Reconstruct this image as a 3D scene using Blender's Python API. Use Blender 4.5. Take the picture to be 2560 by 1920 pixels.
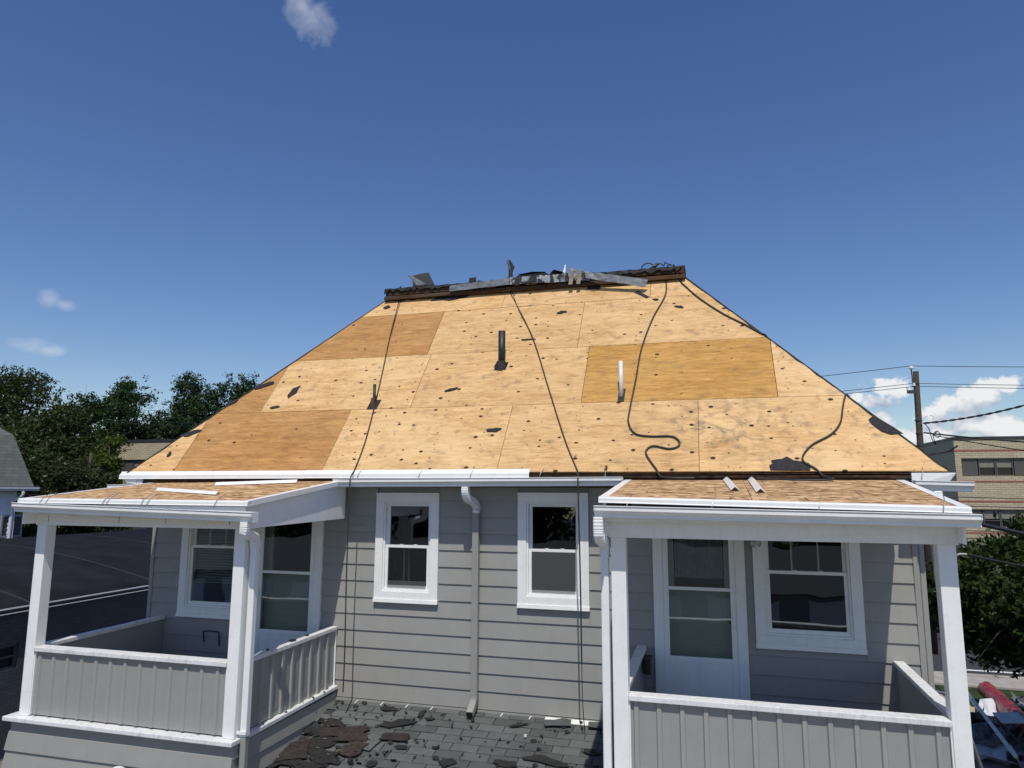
import bpy, math, random
import numpy as np
from mathutils import Matrix, Vector
random.seed(7); RNG = np.random.default_rng(7)
for o in list(bpy.data.objects): bpy.data.objects.remove(o)
SC = bpy.context.scene
COL = SC.collection
E = 5.8            # eye height above the ground; heights below are written relative to the eye
R = math.radians

# ------------------------------------------------------------------ camera
cam = bpy.data.cameras.new('camera'); camo = bpy.data.objects.new('camera', cam); COL.objects.link(camo)
cam.sensor_fit = 'HORIZONTAL'; cam.sensor_width = 36; cam.lens = 1775 / 2560 * 36
cam.clip_start = .05; cam.clip_end = 3000
def cam_matrix(pitch, yaw, roll):
    f = Vector((math.sin(yaw) * math.cos(pitch), math.cos(yaw) * math.cos(pitch), math.sin(pitch)))
    r = Vector((math.cos(yaw), -math.sin(yaw), 0)); d = f.cross(r)
    r2 = r * math.cos(roll) + d * math.sin(roll); d2 = d * math.cos(roll) - r * math.sin(roll)
    m = Matrix.Identity(4)
    for i in range(3): m[i][0] = r2[i]; m[i][1] = -d2[i]; m[i][2] = -f[i]
    m[0][3], m[1][3], m[2][3] = 0, 0, E
    return m
camo.matrix_world = cam_matrix(R(8.494), R(-15.78), R(-.23))
SC.camera = camo

# ------------------------------------------------------------------ sun, sky, exposure
TRAVEL = Vector((-.25, 1, -1.73)).normalized()
sun = bpy.data.lights.new('sun', 'SUN'); sun.energy = 3.5; sun.angle = R(.53); sun.color = (1, .95, .87)
suno = bpy.data.objects.new('sun', sun); COL.objects.link(suno)
suno.rotation_euler = TRAVEL.to_track_quat('-Z', 'Y').to_euler(); suno.location = (5, -20, 40)
ELEV = math.asin(-TRAVEL.z); AZ = math.atan2(-TRAVEL.x, -TRAVEL.y)
SC.view_settings.view_transform = 'Standard'; SC.view_settings.look = 'None'
SC.view_settings.exposure = 0.0; SC.view_settings.gamma = 1
SC.render.engine = 'CYCLES'

W = bpy.data.worlds.new('World'); SC.world = W; W.use_nodes = True
wt = W.node_tree; wt.nodes.clear()
class NT:
    def __init__(s, t): s.t = t
    def n(s, typ, **k):
        nd = s.t.nodes.new(typ)
        for a, b in k.items():
            if a == 'i':
                for key, v in b.items():
                    sock = nd.inputs[key]
                    if isinstance(v, bpy.types.NodeSocket): s.t.links.new(v, sock)
                    else: sock.default_value = v
            else: setattr(nd, a, b)
        return nd
    def m(s, op, a, b=None, c=None, clamp=False):
        nd = s.t.nodes.new('ShaderNodeMath'); nd.operation = op; nd.use_clamp = clamp
        for i, v in enumerate((a, b, c)):
            if v is None: continue
            if isinstance(v, bpy.types.NodeSocket): s.t.links.new(v, nd.inputs[i])
            else: nd.inputs[i].default_value = v
        return nd.outputs[0]
    def ramp(s, fac, stops, interp='LINEAR'):
        nd = s.t.nodes.new('ShaderNodeValToRGB'); cr = nd.color_ramp; cr.interpolation = interp
        while len(cr.elements) < len(stops): cr.elements.new(.5)
        for e, (p, c) in zip(cr.elements, stops):
            e.position = p; e.color = (c, c, c, 1) if not hasattr(c, '__len__') else (*c, 1)
        if fac is not None: s.t.links.new(fac, nd.inputs[0])
        return nd.outputs[0]
    def mix(s, fac, a, b, blend='MIX'):
        nd = s.t.nodes.new('ShaderNodeMix'); nd.data_type = 'RGBA'; nd.blend_type = blend
        for i, v in ((0, fac), (6, a), (7, b)):
            if isinstance(v, bpy.types.NodeSocket): s.t.links.new(v, nd.inputs[i])
            elif hasattr(v, '__len__'): nd.inputs[i].default_value = (*v, 1)
            else: nd.inputs[i].default_value = v
        return nd.outputs[2]
    def noise(s, vec, scale, detail=4, rough=.55, dist=0, dim='3D'):
        nd = s.n('ShaderNodeTexNoise', noise_dimensions=dim, i={'Scale': scale, 'Detail': detail, 'Roughness': rough, 'Distortion': dist})
        if vec is not None: s.t.links.new(vec, nd.inputs['Vector'])
        return nd.outputs[0]
    def vmap(s, vec, scale=(1, 1, 1), loc=(0, 0, 0)):
        nd = s.n('ShaderNodeMapping', i={'Scale': scale, 'Location': loc}); s.t.links.new(vec, nd.inputs['Vector'])
        return nd.outputs[0]

w = NT(wt)
sky = w.n('ShaderNodeTexSky', sky_type='NISHITA', sun_disc=False, sun_elevation=ELEV, sun_rotation=AZ, altitude=50, air_density=1.0, dust_density=.4, ozone_density=1.4)
hs = w.n('ShaderNodeHueSaturation', i={'Hue': .512, 'Saturation': 1.23, 'Value': 1.0, 'Color': sky.outputs[0]})
tc = w.n('ShaderNodeTexCoord')
sx = w.n('ShaderNodeSeparateXYZ', i={0: tc.outputs['Generated']})
AZN = w.m('ARCTAN2', sx.outputs[0], sx.outputs[1]); ELN = w.m('ARCSINE', sx.outputs[2])
# cumulus: (azimuth, elevation, half width, half height) in radians
CLOUDS = []
def cloud(px, py, a, b):
    yaw, pit, f = R(-15.78), R(8.494), 1775
    v = camo.matrix_world.to_3x3() @ Vector(((px - 1280) / f, -(py - 960) / f, -1)); v.normalize()
    CLOUDS.append((math.atan2(v.x, v.y), math.asin(v.z), a / f * .93, b / f * .93))
for c in ((2225, 968, 80, 42), (2185, 1000, 60, 32), (2140, 995, 34, 22), (2160, 1060, 90, 50), (2430, 985, 75, 58), (2500, 960, 50, 30), (2375, 1010, 55, 48),
          (2345, 1050, 60, 60), (2430, 1062, 125, 42), (2530, 1080, 90, 40), (2290, 1092, 100, 36)):
    cloud(*c)
WISPS = []
def wisp(px, py, a, b):
    v = camo.matrix_world.to_3x3() @ Vector(((px - 1280) / 1775, -(py - 960) / 1775, -1)); v.normalize()
    WISPS.append((math.atan2(v.x, v.y), math.asin(v.z), a / 1775, b / 1775))
for c in ((775, 50, 75, 62), (755, 15, 60, 40), (125, 748, 34, 26), (160, 762, 34, 18), (70, 862, 50, 24), (125, 876, 44, 15)): wisp(*c)
def cloud_density(du, dv, blobs, scale, amp, det=8):
    u = w.m('ADD', AZN, du); v = w.m('ADD', ELN, dv)
    out = None
    for (u0, v0, a, b) in blobs:
        e1 = w.m('DIVIDE', w.m('SUBTRACT', u, u0), a); e2 = w.m('DIVIDE', w.m('SUBTRACT', v, v0), b)
        d = w.m('SUBTRACT', 1.0, w.m('SQRT', w.m('ADD', w.m('MULTIPLY', e1, e1), w.m('MULTIPLY', e2, e2))))
        out = d if out is None else w.m('SMOOTH_MAX', out, d, .25)
    cv = w.n('ShaderNodeCombineXYZ', i={0: u, 1: v, 2: .37}).outputs[0]
    nz = w.noise(cv, scale, det, .58, .25)
    return w.m('ADD', out, w.m('MULTIPLY', w.m('SUBTRACT', nz, .5), amp))
d0 = cloud_density(0, 0, CLOUDS, 34, 2.3)
d1 = cloud_density(.010, .022, CLOUDS, 34, 2.3, 2.5)
d2 = cloud_density(0, 0, CLOUDS, 34, 2.3, 4)
alpha = w.ramp(d0, [(.22, 0), (.55, 1)], 'EASE')
lit = w.m('ADD', .58, w.m('MULTIPLY', w.m('SUBTRACT', d2, d1), .62))
lit2 = w.ramp(lit, [(0.15, (2.6, 3.3, 4.5)), (.5, (4.8, 5.4, 6.3)), (.85, (8.0, 8.1, 8.2))])
dw = cloud_density(0, 0, WISPS, 30, 1.8)
walpha = w.m('MULTIPLY', w.ramp(dw, [(.15, 0), (1.15, 1)]), .42)
# thin fair-weather haze of cloud low round the whole horizon
low = w.ramp(ELN, [(0, 1), (.16, 0)])
cvv = w.n('ShaderNodeCombineXYZ', i={0: w.m('MULTIPLY', AZN, 1.0), 1: w.m('MULTIPLY', ELN, 3.2), 2: .1}).outputs[0]
bandn = w.ramp(w.noise(cvv, 5, 6, .6), [(.55, 0), (.75, .35)])
band = w.m('MULTIPLY', bandn, low)
c1 = w.mix(band, hs.outputs[0], (6.2, 6.6, 7.2))
c2 = w.mix(walpha, c1, (6.5, 6.9, 7.6))
c3 = w.mix(alpha, c2, lit2)
bg = w.n('ShaderNodeBackground', i={'Color': c3, 'Strength': .106})
wo = w.n('ShaderNodeOutputWorld'); wt.links.new(bg.outputs[0], wo.inputs[0])

# ------------------------------------------------------------------ materials
MATS = {}
STREAK = {'white_trim': .09, 'white_metal': .08, 'siding_grey': .16, 'metal_grey': .16, 'rib_grey': .14, 'white_dirty': .4}
def material(name):
    m = bpy.data.materials.new(name); m.use_nodes = True; t = m.node_tree; t.nodes.clear()
    nt = NT(t); out = nt.n('ShaderNodeOutputMaterial'); p = nt.n('ShaderNodeBsdfPrincipled')
    t.links.new(p.outputs[0], out.inputs[0]); MATS[name] = m
    nt.p = p; nt.out = out
    def setp(**k):
        for a, v in k.items():
            s = p.inputs[a.replace('_', ' ')]
            if isinstance(v, bpy.types.NodeSocket): t.links.new(v, s)
            elif hasattr(v, '__len__') and len(v) == 3: s.default_value = (*v, 1)
            else: s.default_value = v
    nt.set = setp
    def bump(h, dist=.01, strength=.5):
        b = nt.n('ShaderNodeBump', i={'Height': h, 'Distance': dist, 'Strength': strength}); t.links.new(b.outputs[0], p.inputs['Normal'])
    nt.bump = bump
    nt.obj = nt.n('ShaderNodeTexCoord').outputs['Object']
    nt.pos = nt.n('ShaderNodeNewGeometry').outputs['Position']
    nt.rand = nt.n('ShaderNodeObjectInfo').outputs['Random']
    return nt
def paint(name, c, rough=.45, var=.08, dirt=0.0, dirtc=(.25, .23, .2), bumpd=.0008, spec=.5, metal=0, scale=6, randv=0.0):
    n = material(name)
    a = n.noise(n.pos, scale, 5)
    col = n.mix(n.ramp(a, [(.3, 0), (.7, 1)]), [x * (1 - var) for x in c], [min(x * (1 + var), .95) for x in c])
    if randv:
        f = n.m('ADD', 1 - randv / 2, n.m('MULTIPLY', n.rand, randv))
        col = n.mix(1.0, col, n.n('ShaderNodeCombineColor', i={0: f, 1: f, 2: f}).outputs[0], 'MULTIPLY')
    if dirt:
        d = n.ramp(n.noise(n.pos, 22, 6, .65), [(.56, 0), (.72, dirt)])
        col = n.mix(d, col, dirtc)
    if name in STREAK:
        st = n.ramp(n.noise(n.vmap(n.pos, (26, 26, 1.1)), 1, 5, .6), [(.5, 0), (.8, STREAK[name])])
        col = n.mix(st, col, (.2, .185, .16))
        sm = n.ramp(n.noise(n.pos, 2.3, 6, .7), [(.52, 0), (.75, STREAK[name] * .8)])
        col = n.mix(sm, col, (.24, .22, .19))
    n.set(Base_Color=col, Roughness=rough, Metallic=metal, Specular_IOR_Level=spec)
    if bumpd:
        hh = n.noise(n.pos, 60, 3)
        if name in STREAK: hh = n.m('ADD', hh, n.m('MULTIPLY', n.noise(n.pos, 2.6, 2), 7.0))
        n.bump(hh, bumpd, .45)
    return n
paint('white_metal', (.83, .835, .815), .38, .03, .2, (.5, .48, .45))
paint('white_trim', (.85, .855, .83), .5, .03, .2, (.48, .46, .42))
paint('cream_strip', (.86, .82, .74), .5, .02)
paint('white_dirty', (.74, .74, .73), .55, .06, .45, (.3, .28, .25))
paint('siding_grey', (.318, .313, .292), .55, .03, .05, (.36, .35, .33), .0012, .35, randv=.05)
paint('metal_grey', (.305, .302, .285), .42, .03, .06, (.38, .36, .33), .0005)
paint('rib_grey', (.32, .317, .30), .4, .03, .04, (.38, .36, .33), .0005)
paint('dark_wood', (.05, .029, .019), .85, .6, .4, (.016, .012, .01), .004, .2, scale=14)
paint('black_felt', (.032, .032, .035), .85, .35, .5, (.06, .055, .05), .003, .2, scale=30)
paint('black_tar', (.022, .021, .021), .7, .4, .3, (.07, .06, .05), .004, .3, scale=25)
paint('brown_tar', (.034, .028, .025), .85, .4, .4, (.10, .085, .07), .004, .2, scale=25, randv=.5)
paint('black_pipe', (.02, .02, .02), .5, .3, .3, (.07, .05, .04), .002)
paint('rust_pipe', (.10, .05, .03), .8, .4, .5, (.03, .02, .02), .003)
paint('white_pipe', (.72, .72, .72), .4, .03, .15, (.4, .36, .3))
paint('rope_dark', (.035, .035, .03), .9, .3, 0, bumpd=.003)
paint('hose_black', (.022, .024, .022), .55, .2, .2, (.06, .06, .055))
paint('wire_steel', (.32, .31, .30), .4, .1, .2, (.15, .1, .06), metal=.6)
paint('strap_tan', (.26, .21, .13), .5, .2, .2)
paint('beige_door', (.62, .58, .50), .5, .03)
paint('blind', (.6, .6, .6), .5, .04)
paint('curtain', (.30, .31, .36), .9, .2, scale=40)
paint('room', (.014, .013, .012), .9, .2)
paint('black_plastic', (.015, .015, .015), .4, .2)
paint('cable', (.015, .015, .016), .6, .1)
paint('alu_ladder', (.42, .42, .41), .35, .1, .2, metal=.7)
paint('red_wrap', (.28, .02, .014), .25, .4, .15, (.12, .02, .02), .02, .6, scale=9)
paint('grey_tarp', (.16, .16, .165), .6, .5, .4, (.4, .4, .42), .03, scale=4)
paint('grass', (.03, .05, .014), .9, .5, .3, (.10, .09, .05), .02, .2, scale=3)
paint('concrete', (.36, .33, .29), .9, .15, .3, (.22, .2, .18), .004, .2, scale=4)
paint('brick_red', (.30, .10, .07), .85, .2)
paint('asphalt', (.05, .05, .054), .9, .25, .3, (.10, .1, .1), .004, .2, scale=5)
paint('dirt', (.20, .16, .12), .95, .3, .4, (.28, .24, .19), .01, .2, scale=3)
paint('road_paint', (.75, .75, .72), .7, .08, .3, (.3, .3, .3))
paint('pole_wood', (.058, .05, .038), .9, .4, .5, (.025, .022, .018), .01, .2, scale=18)
paint('insulator', (.7, .7, .72), .25, .03)
paint('bark', (.09, .072, .055), .95, .4, .4, (.16, .14, .12), .02, .2, scale=20)
paint('steel_dark', (.05, .05, .055), .5, .2, .2, (.1, .08, .06))
paint('membrane', (.014, .015, .019), .8, .35, .5, (.028, .028, .033), .006, .1, scale=1.2)
paint('window_frame_dark', (.09, .085, .08), .4, .1)
paint('shade_fabric', (.22, .21, .17), .9, .08)
paint('cornice_dark', (.035, .035, .04), .5, .15)
paint('slat_white', (.62, .64, .68), .5, .05)
paint('ac_metal', (.28, .29, .31), .45, .08)
paint('ac_grille', (.05, .055, .06), .5, .1)
paint('cardboard', (.45, .4, .3), .9, .1)

def plywood(name, light, dark, grain, spots, stain, bleach=.2):
    n = material(name)
    off = n.m('MULTIPLY', n.rand, 53.0)
    cx = n.n('ShaderNodeCombineXYZ', i={0: off, 1: off, 2: off}).outputs[0]
    av = n.n('ShaderNodeVectorMath', operation='ADD', i={0: n.pos, 1: cx}).outputs[0]
    g1 = n.noise(n.vmap(av, (3.2, 26, 26)), 1.0, 8, .68, 1.1)
    g2 = n.noise(n.vmap(av, (1.5, 6, 6)), 1.0, 6, .62, 1.3)
    g3 = n.noise(n.vmap(av, (11, 80, 80)), 1.0, 4, .7)
    k = n.m('ADD', n.m('MULTIPLY', g1, .5), n.m('ADD', n.m('MULTIPLY', g2, .3), n.m('MULTIPLY', g3, .2)))
    col = n.mix(n.ramp(k, [(.5 - .16 / grain * .8, 0), (.5 + .16 / grain * .8, 1)]), dark, light)
    f = n.m('ADD', .94, n.m('MULTIPLY', n.rand, .12))
    col = n.mix(1.0, col, n.n('ShaderNodeCombineColor', i={0: f, 1: f, 2: f}).outputs[0], 'MULTIPLY')
    bl = n.m('MULTIPLY', n.ramp(n.noise(n.vmap(av, (.7, 1.3, 1.3)), 1.2, 6, .65, .5), [(.38, 0), (.68, 1)]), n.m('ADD', .30, n.m('MULTIPLY', n.rand, .45)))
    col = n.mix(n.m('MULTIPLY', bl, bleach), col, (.80, .575, .31))
    # weather stains with a shape of their own
    s1 = n.ramp(n.noise(n.vmap(n.pos, (1.0, 2.2, 2.2)), 1.7, 6, .62, .5), [(.60, 0), (.76, stain)])
    s2 = n.ramp(n.noise(n.vmap(n.pos, (1.2, 1.6, 1.6), (7, 3, 1)), 5.5, 5, .6), [(.56, 0), (.78, stain)])
    col = n.mix(n.m('MAXIMUM', n.m('MULTIPLY', s1, .75), s2), col, (.17, .13, .09))
    dv = n.n('ShaderNodeVectorMath', operation='DISTANCE', i={0: n.vmap(n.pos, (.8, 1, 1.5)), 1: (.16, 8.5, (E + .75) * 1.5)}).outputs['Value']
    s3 = n.m('MULTIPLY', n.ramp(n.noise(n.vmap(n.pos, (1, 1.3, 1.3), (2, 5, 1)), 5.0, 6, .65, .6), [(.46, 0), (.70, .8)]), n.ramp(dv, [(.25, 1), (1.15, 0)]))
    col = n.mix(s3, col, (.15, .115, .085))
    # oval knots and nail marks
    sp = n.n('ShaderNodeSeparateXYZ', i={0: n.pos})
    c2 = n.n('ShaderNodeCombineXYZ', i={0: n.m('MULTIPLY', sp.outputs[0], .72), 1: n.m('MULTIPLY', sp.outputs[2], 1.3), 2: off}).outputs[0]
    vo = n.n('ShaderNodeTexVoronoi', voronoi_dimensions='2D', feature='F1', i={'Scale': 6.3, 'Randomness': 1.0, 'Vector': c2})
    cs = n.n('ShaderNodeSeparateColor', i={0: vo.outputs['Color']})
    rr = n.m('MULTIPLY', n.m('SUBTRACT', cs.outputs[0], 1 - spots), .15 / max(spots, .05))
    kn = n.ramp(n.m('SUBTRACT', rr, vo.outputs['Distance']), [(.0, 0), (.022, 1)])
    core = n.ramp(n.m('SUBTRACT', rr, vo.outputs['Distance']), [(.018, 0), (.034, 1)])
    col = n.mix(n.m('MULTIPLY', kn, .8), col, (.20, .115, .05))
    col = n.mix(core, col, (.055, .032, .02))
    vo2 = n.n('ShaderNodeTexVoronoi', voronoi_dimensions='2D', feature='F1', i={'Scale': 7.5, 'Randomness': 1.0, 'Vector': c2})
    cs2 = n.n('ShaderNodeSeparateColor', i={0: vo2.outputs['Color']})
    tiny = n.m('MULTIPLY', n.ramp(vo2.outputs['Distance'], [(.03, 1), (.055, 0)]), n.ramp(cs2.outputs[1], [(.40, 0), (.44, 1)]))
    col = n.mix(n.m('MULTIPLY', tiny, .75), col, (.13, .075, .035))
    # old nail lines up the rafters
    rx = n.m('ABSOLUTE', n.m('SUBTRACT', n.m('FRACT', n.m('DIVIDE', n.m('ADD', sp.outputs[0], n.m('MULTIPLY', n.noise(n.pos, 3, 1), .07)), .61)), .5))
    rz = n.m('ABSOLUTE', n.m('SUBTRACT', n.m('FRACT', n.m('ADD', n.m('DIVIDE', sp.outputs[2], .155), n.m('MULTIPLY', n.noise(n.pos, 2, 1), .9))), .5))
    dd = n.m('SQRT', n.m('ADD', n.m('POWER', n.m('MULTIPLY', rx, .61), 2), n.m('POWER', n.m('MULTIPLY', rz, .155), 2)))
    nl = n.m('MULTIPLY', n.ramp(dd, [(.006, 1), (.013, 0)]), n.ramp(n.noise(n.pos, 9, 1), [(.47, 0), (.52, 1)]))
    col = n.mix(n.m('MULTIPLY', nl, .85), col, (.07, .04, .025))
    n.set(Base_Color=col, Roughness=.8, Specular_IOR_Level=.15)
    n.bump(n.m('ADD', g1, n.m('MULTIPLY', kn, -.6)), .004, .5)
plywood('ply_light', (.79, .515, .245), (.44, .245, .095), 1.15, .5, .75, .9)
plywood('ply_brown', (.56, .30, .108), (.29, .135, .043), 1.15, .12, .4)
plywood('ply_gold', (.64, .36, .105), (.36, .175, .043), 1.15, .14, .55)

n = material('osb')
v1 = n.n('ShaderNodeTexVoronoi', feature='F1', i={'Scale': 1.0, 'Randomness': 1.0, 'Vector': n.vmap(n.pos, (9, 42, 20))})
v2 = n.n('ShaderNodeTexVoronoi', feature='F1', i={'Scale': 1.0, 'Randomness': 1.0, 'Vector': n.vmap(n.pos, (16, 26, 20), (3, 1, 0))})
a = n.n('ShaderNodeSeparateColor', i={0: v1.outputs['Color']}).outputs[0]; b = n.n('ShaderNodeSeparateColor', i={0: v2.outputs['Color']}).outputs[1]
k = n.m('ADD', n.m('MULTIPLY', a, .45), n.m('ADD', n.m('MULTIPLY', b, .3), n.m('MULTIPLY', n.noise(n.vmap(n.pos, (6, 30, 30)), 1, 6, .65), .45)))
col = n.ramp(k, [(.3, (.15, .08, .035)), (.58, (.44, .26, .12)), (.85, (.76, .53, .30))])
n.set(Base_Color=col, Roughness=.85, Specular_IOR_Level=.12); n.bump(k, .006, .5)
# same board with dark streaks left by the old shingle joints
n = material('osb_streaked')
v1 = n.n('ShaderNodeTexVoronoi', feature='F1', i={'Scale': 1.0, 'Randomness': 1.0, 'Vector': n.vmap(n.pos, (9, 42, 20))})
v2 = n.n('ShaderNodeTexVoronoi', feature='F1', i={'Scale': 1.0, 'Randomness': 1.0, 'Vector': n.vmap(n.pos, (16, 26, 20), (3, 1, 0))})
a = n.n('ShaderNodeSeparateColor', i={0: v1.outputs['Color']}).outputs[0]; b = n.n('ShaderNodeSeparateColor', i={0: v2.outputs['Color']}).outputs[1]
k = n.m('ADD', n.m('MULTIPLY', a, .45), n.m('ADD', n.m('MULTIPLY', b, .3), n.m('MULTIPLY', n.noise(n.vmap(n.pos, (6, 30, 30)), 1, 6, .65), .45)))
col = n.ramp(k, [(.3, (.14, .078, .038)), (.58, (.41, .245, .12)), (.85, (.74, .52, .30))])
sp = n.n('ShaderNodeSeparateXYZ', i={0: n.pos})
row = n.m('FLOOR', n.m('DIVIDE', sp.outputs[1], .82))
xx = n.m('ADD', sp.outputs[0], n.m('ADD', n.m('MULTIPLY', row, .13), n.m('MULTIPLY', n.noise(n.pos, 1.3, 1), .05)))
fx = n.m('ABSOLUTE', n.m('SUBTRACT', n.m('FRACT', n.m('DIVIDE', xx, .305)), .5))
fy = n.m('FRACT', n.m('DIVIDE', sp.outputs[1], .82))
ln = n.m('MULTIPLY', n.ramp(fx, [(.018, 1), (.045, 0)]), n.m('MULTIPLY', n.ramp(fy, [(.05, 0), (.12, 1)]), n.ramp(n.noise(n.pos, 1.9, 3), [(.47, 0), (.62, 1)])))
col = n.mix(n.m('MULTIPLY', ln, .7), col, (.075, .05, .035))
n.set(Base_Color=col, Roughness=.85, Specular_IOR_Level=.12); n.bump(k, .006, .5)

def shingle_mat(name, c1, c2):
    n = material(name)
    g = n.noise(n.pos, 420, 2, .7); l = n.noise(n.pos, 5, 5)
    k = n.m('ADD', n.m('MULTIPLY', g, .45), n.m('ADD', n.m('MULTIPLY', l, .3), n.m('MULTIPLY', n.rand, .25)))
    col = n.ramp(k, [(.28, c1), (.7, c2)])
    st = n.ramp(n.noise(n.pos, 14, 6, .65), [(.58, 0), (.75, .6)])
    col = n.mix(st, col, (.055, .05, .045))
    n.set(Base_Color=col, Roughness=.95, Specular_IOR_Level=.15); n.bump(g, .003, .7)
shingle_mat('shingle_grey', (.062, .068, .066), (.142, .152, .148))
shingle_mat('shingle_green', (.085, .10, .088), (.15, .17, .152))
shingle_mat('shingle_dark', (.03, .03, .032), (.07, .07, .072))

n = material('flashing_tarred')
k = n.noise(n.vmap(n.pos, (2.2, 1, 1.6)), 4.2, 5, .6, .4)
wv = n.ramp(n.noise(n.pos, 20, 5, .6), [(.3, (.16, .17, .185)), (.7, (.40, .42, .44))])
col = n.mix(n.ramp(k, [(.46, 0), (.51, 1)]), wv, (.015, .015, .016))
n.set(Base_Color=col, Roughness=.5, Metallic=.2); n.bump(k, .006, .4)
n = material('flashing_grey')
col = n.ramp(n.noise(n.vmap(n.pos, (1, 1, 3)), 9, 6, .65), [(.3, (.07, .08, .09)), (.6, (.19, .205, .22)), (.8, (.34, .36, .38))])
n.set(Base_Color=col, Roughness=.5, Metallic=.25); n.bump(n.noise(n.pos, 12, 4), .01, .3)
n = material('ridge_wood')
g = n.noise(n.vmap(n.pos, (2, 30, 30)), 1, 6, .6, .5)
l = n.noise(n.pos, 2.2, 3)
col = n.mix(n.ramp(l, [(.4, 0), (.62, 1)]), n.ramp(g, [(.3, (.03, .017, .010)), (.7, (.13, .068, .034))]), n.ramp(g, [(.3, (.028, .02, .016)), (.7, (.13, .09, .07))]))
n.set(Base_Color=col, Roughness=.85, Specular_IOR_Level=.2); n.bump(g, .01, .6)

n = material('glass'); t = n.t
t.nodes.remove(n.p)
fr = n.n('ShaderNodeFresnel', i={'IOR': 1.5}); gl = n.n('ShaderNodeBsdfGlossy', i={'Roughness': .012, 'Color': (.9, .95, 1, 1)}); tr = n.n('ShaderNodeBsdfTransparent', i={'Color': (.86, .90, .88, 1)})
wob = n.n('ShaderNodeBump', i={'Height': n.noise(n.pos, 2.2, 1), 'Distance': .02, 'Strength': .12}); t.links.new(wob.outputs[0], gl.inputs['Normal'])
mx = n.n('ShaderNodeMixShader'); t.links.new(n.m('ADD', n.m('MULTIPLY', fr.outputs[0], 1.0), .05), mx.inputs[0]); t.links.new(tr.outputs[0], mx.inputs[1]); t.links.new(gl.outputs[0], mx.inputs[2]); t.links.new(mx.outputs[0], n.out.inputs[0])
n = material('globe_glass'); n.set(Base_Color=(.75, .75, .72), Roughness=.08, Transmission_Weight=.7, IOR=1.3)
n = material('far_glass'); n.set(Base_Color=(.012, .013, .016), Roughness=.06, Specular_IOR_Level=.35)

def bricks(name, c1, c2, mortar, bw, bh, axis='xz', ms=.008, rough=.8):
    n = material(name)
    sp = n.n('ShaderNodeSeparateXYZ', i={0: n.pos})
    u = sp.outputs[0] if axis == 'xz' else sp.outputs[1]
    v = n.n('ShaderNodeCombineXYZ', i={0: u, 1: sp.outputs[2], 2: 0.0}).outputs[0]
    b = n.n('ShaderNodeTexBrick', i={'Vector': v, 'Color1': (*c1, 1), 'Color2': (*c2, 1), 'Mortar': (*mortar, 1), 'Scale': 1.0, 'Mortar Size': ms, 'Brick Width': bw, 'Row Height': bh, 'Mortar Smooth': .2, 'Bias': 0.0})
    col = n.mix(.25, b.outputs[0], n.ramp(n.noise(n.pos, 1.4, 5), [(.3, [x * .7 for x in c1]), (.7, c2)]))
    n.set(Base_Color=col, Roughness=rough); n.bump(n.m('SUBTRACT', 1.0, b.outputs[1]), .01, .5)
bricks('tan_brick_front', (.46, .39, .25), (.54, .47, .32), (.20, .17, .12), .42, .135, 'xz', .013)
bricks('tan_brick_side', (.46, .39, .25), (.54, .47, .32), (.20, .17, .12), .42, .135, 'yz', .013)
bricks('blue_brick', (.045, .052, .062), (.06, .068, .08), (.03, .035, .042), .22, .075, 'yz', .008, .7)

def leaf_mat(name, dark, light, hue=None):
    n = material(name); t = n.t; t.nodes.remove(n.p)
    a = n.noise(n.pos, .9, 3); b = n.noise(n.pos, 9, 2)
    col = n.ramp(n.m('ADD', n.m('MULTIPLY', a, .5), n.m('MULTIPLY', b, .5)), [(.34, dark), (.66, light)])
    d = n.n('ShaderNodeBsdfDiffuse', i={'Color': col}); g = n.n('ShaderNodeBsdfGlossy', i={'Roughness': .42, 'Color': (.6, .6, .6, 1)})
    tl = n.n('ShaderNodeBsdfTranslucent', i={'Color': n.mix(1.0, col, (1.5, 1.6, .6), 'MULTIPLY')})
    m1 = n.n('ShaderNodeMixShader', i={0: .22, 1: d.outputs[0], 2: tl.outputs[0]}); m2 = n.n('ShaderNodeMixShader', i={0: .018, 1: m1.outputs[0], 2: g.outputs[0]})
    t.links.new(m2.outputs[0], n.out.inputs[0])
leaf_mat('leaf_deep', (.014, .036, .012), (.042, .082, .026))
leaf_mat('leaf_olive', (.020, .033, .011), (.054, .078, .025))
leaf_mat('leaf_dark', (.020, .028, .010), (.070, .082, .032))
leaf_mat('leaf_bright', (.035, .060, .010), (.10, .135, .025))
leaf_mat('leaf_street', (.012, .022, .007), (.046, .072, .019))

# ------------------------------------------------------------------ mesh helpers
ORIG = {}
def geo(*gs):
    V, F = [], []
    for v, f in gs:
        k = len(V); V += [tuple(p) for p in v]; F += [tuple(i + k for i in q) for q in f]
    return V, F
HF = [(0, 3, 2, 1), (4, 5, 6, 7), (0, 1, 5, 4), (1, 2, 6, 5), (2, 3, 7, 6), (3, 0, 4, 7)]
def box(x0, x1, y0, y1, z0, z1):
    return [(x0, y0, z0), (x1, y0, z0), (x1, y1, z0), (x0, y1, z0), (x0, y0, z1), (x1, y0, z1), (x1, y1, z1), (x0, y1, z1)], HF
def hexa(p): return list(p), HF          # bottom 4 (ccw from above), top 4
def extr_x(prof, x0, x1, dz0=0, dz1=0, caps=True):      # closed profile [(y,z)]
    n = len(prof)
    V = [(x0, y, z + dz0) for y, z in prof] + [(x1, y, z + dz1) for y, z in prof]
    F = [(i, (i + 1) % n, n + (i + 1) % n, n + i) for i in range(n)]
    if caps: F += [tuple(range(n))[::-1], tuple(range(n, 2 * n))]
    return V, F
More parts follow.
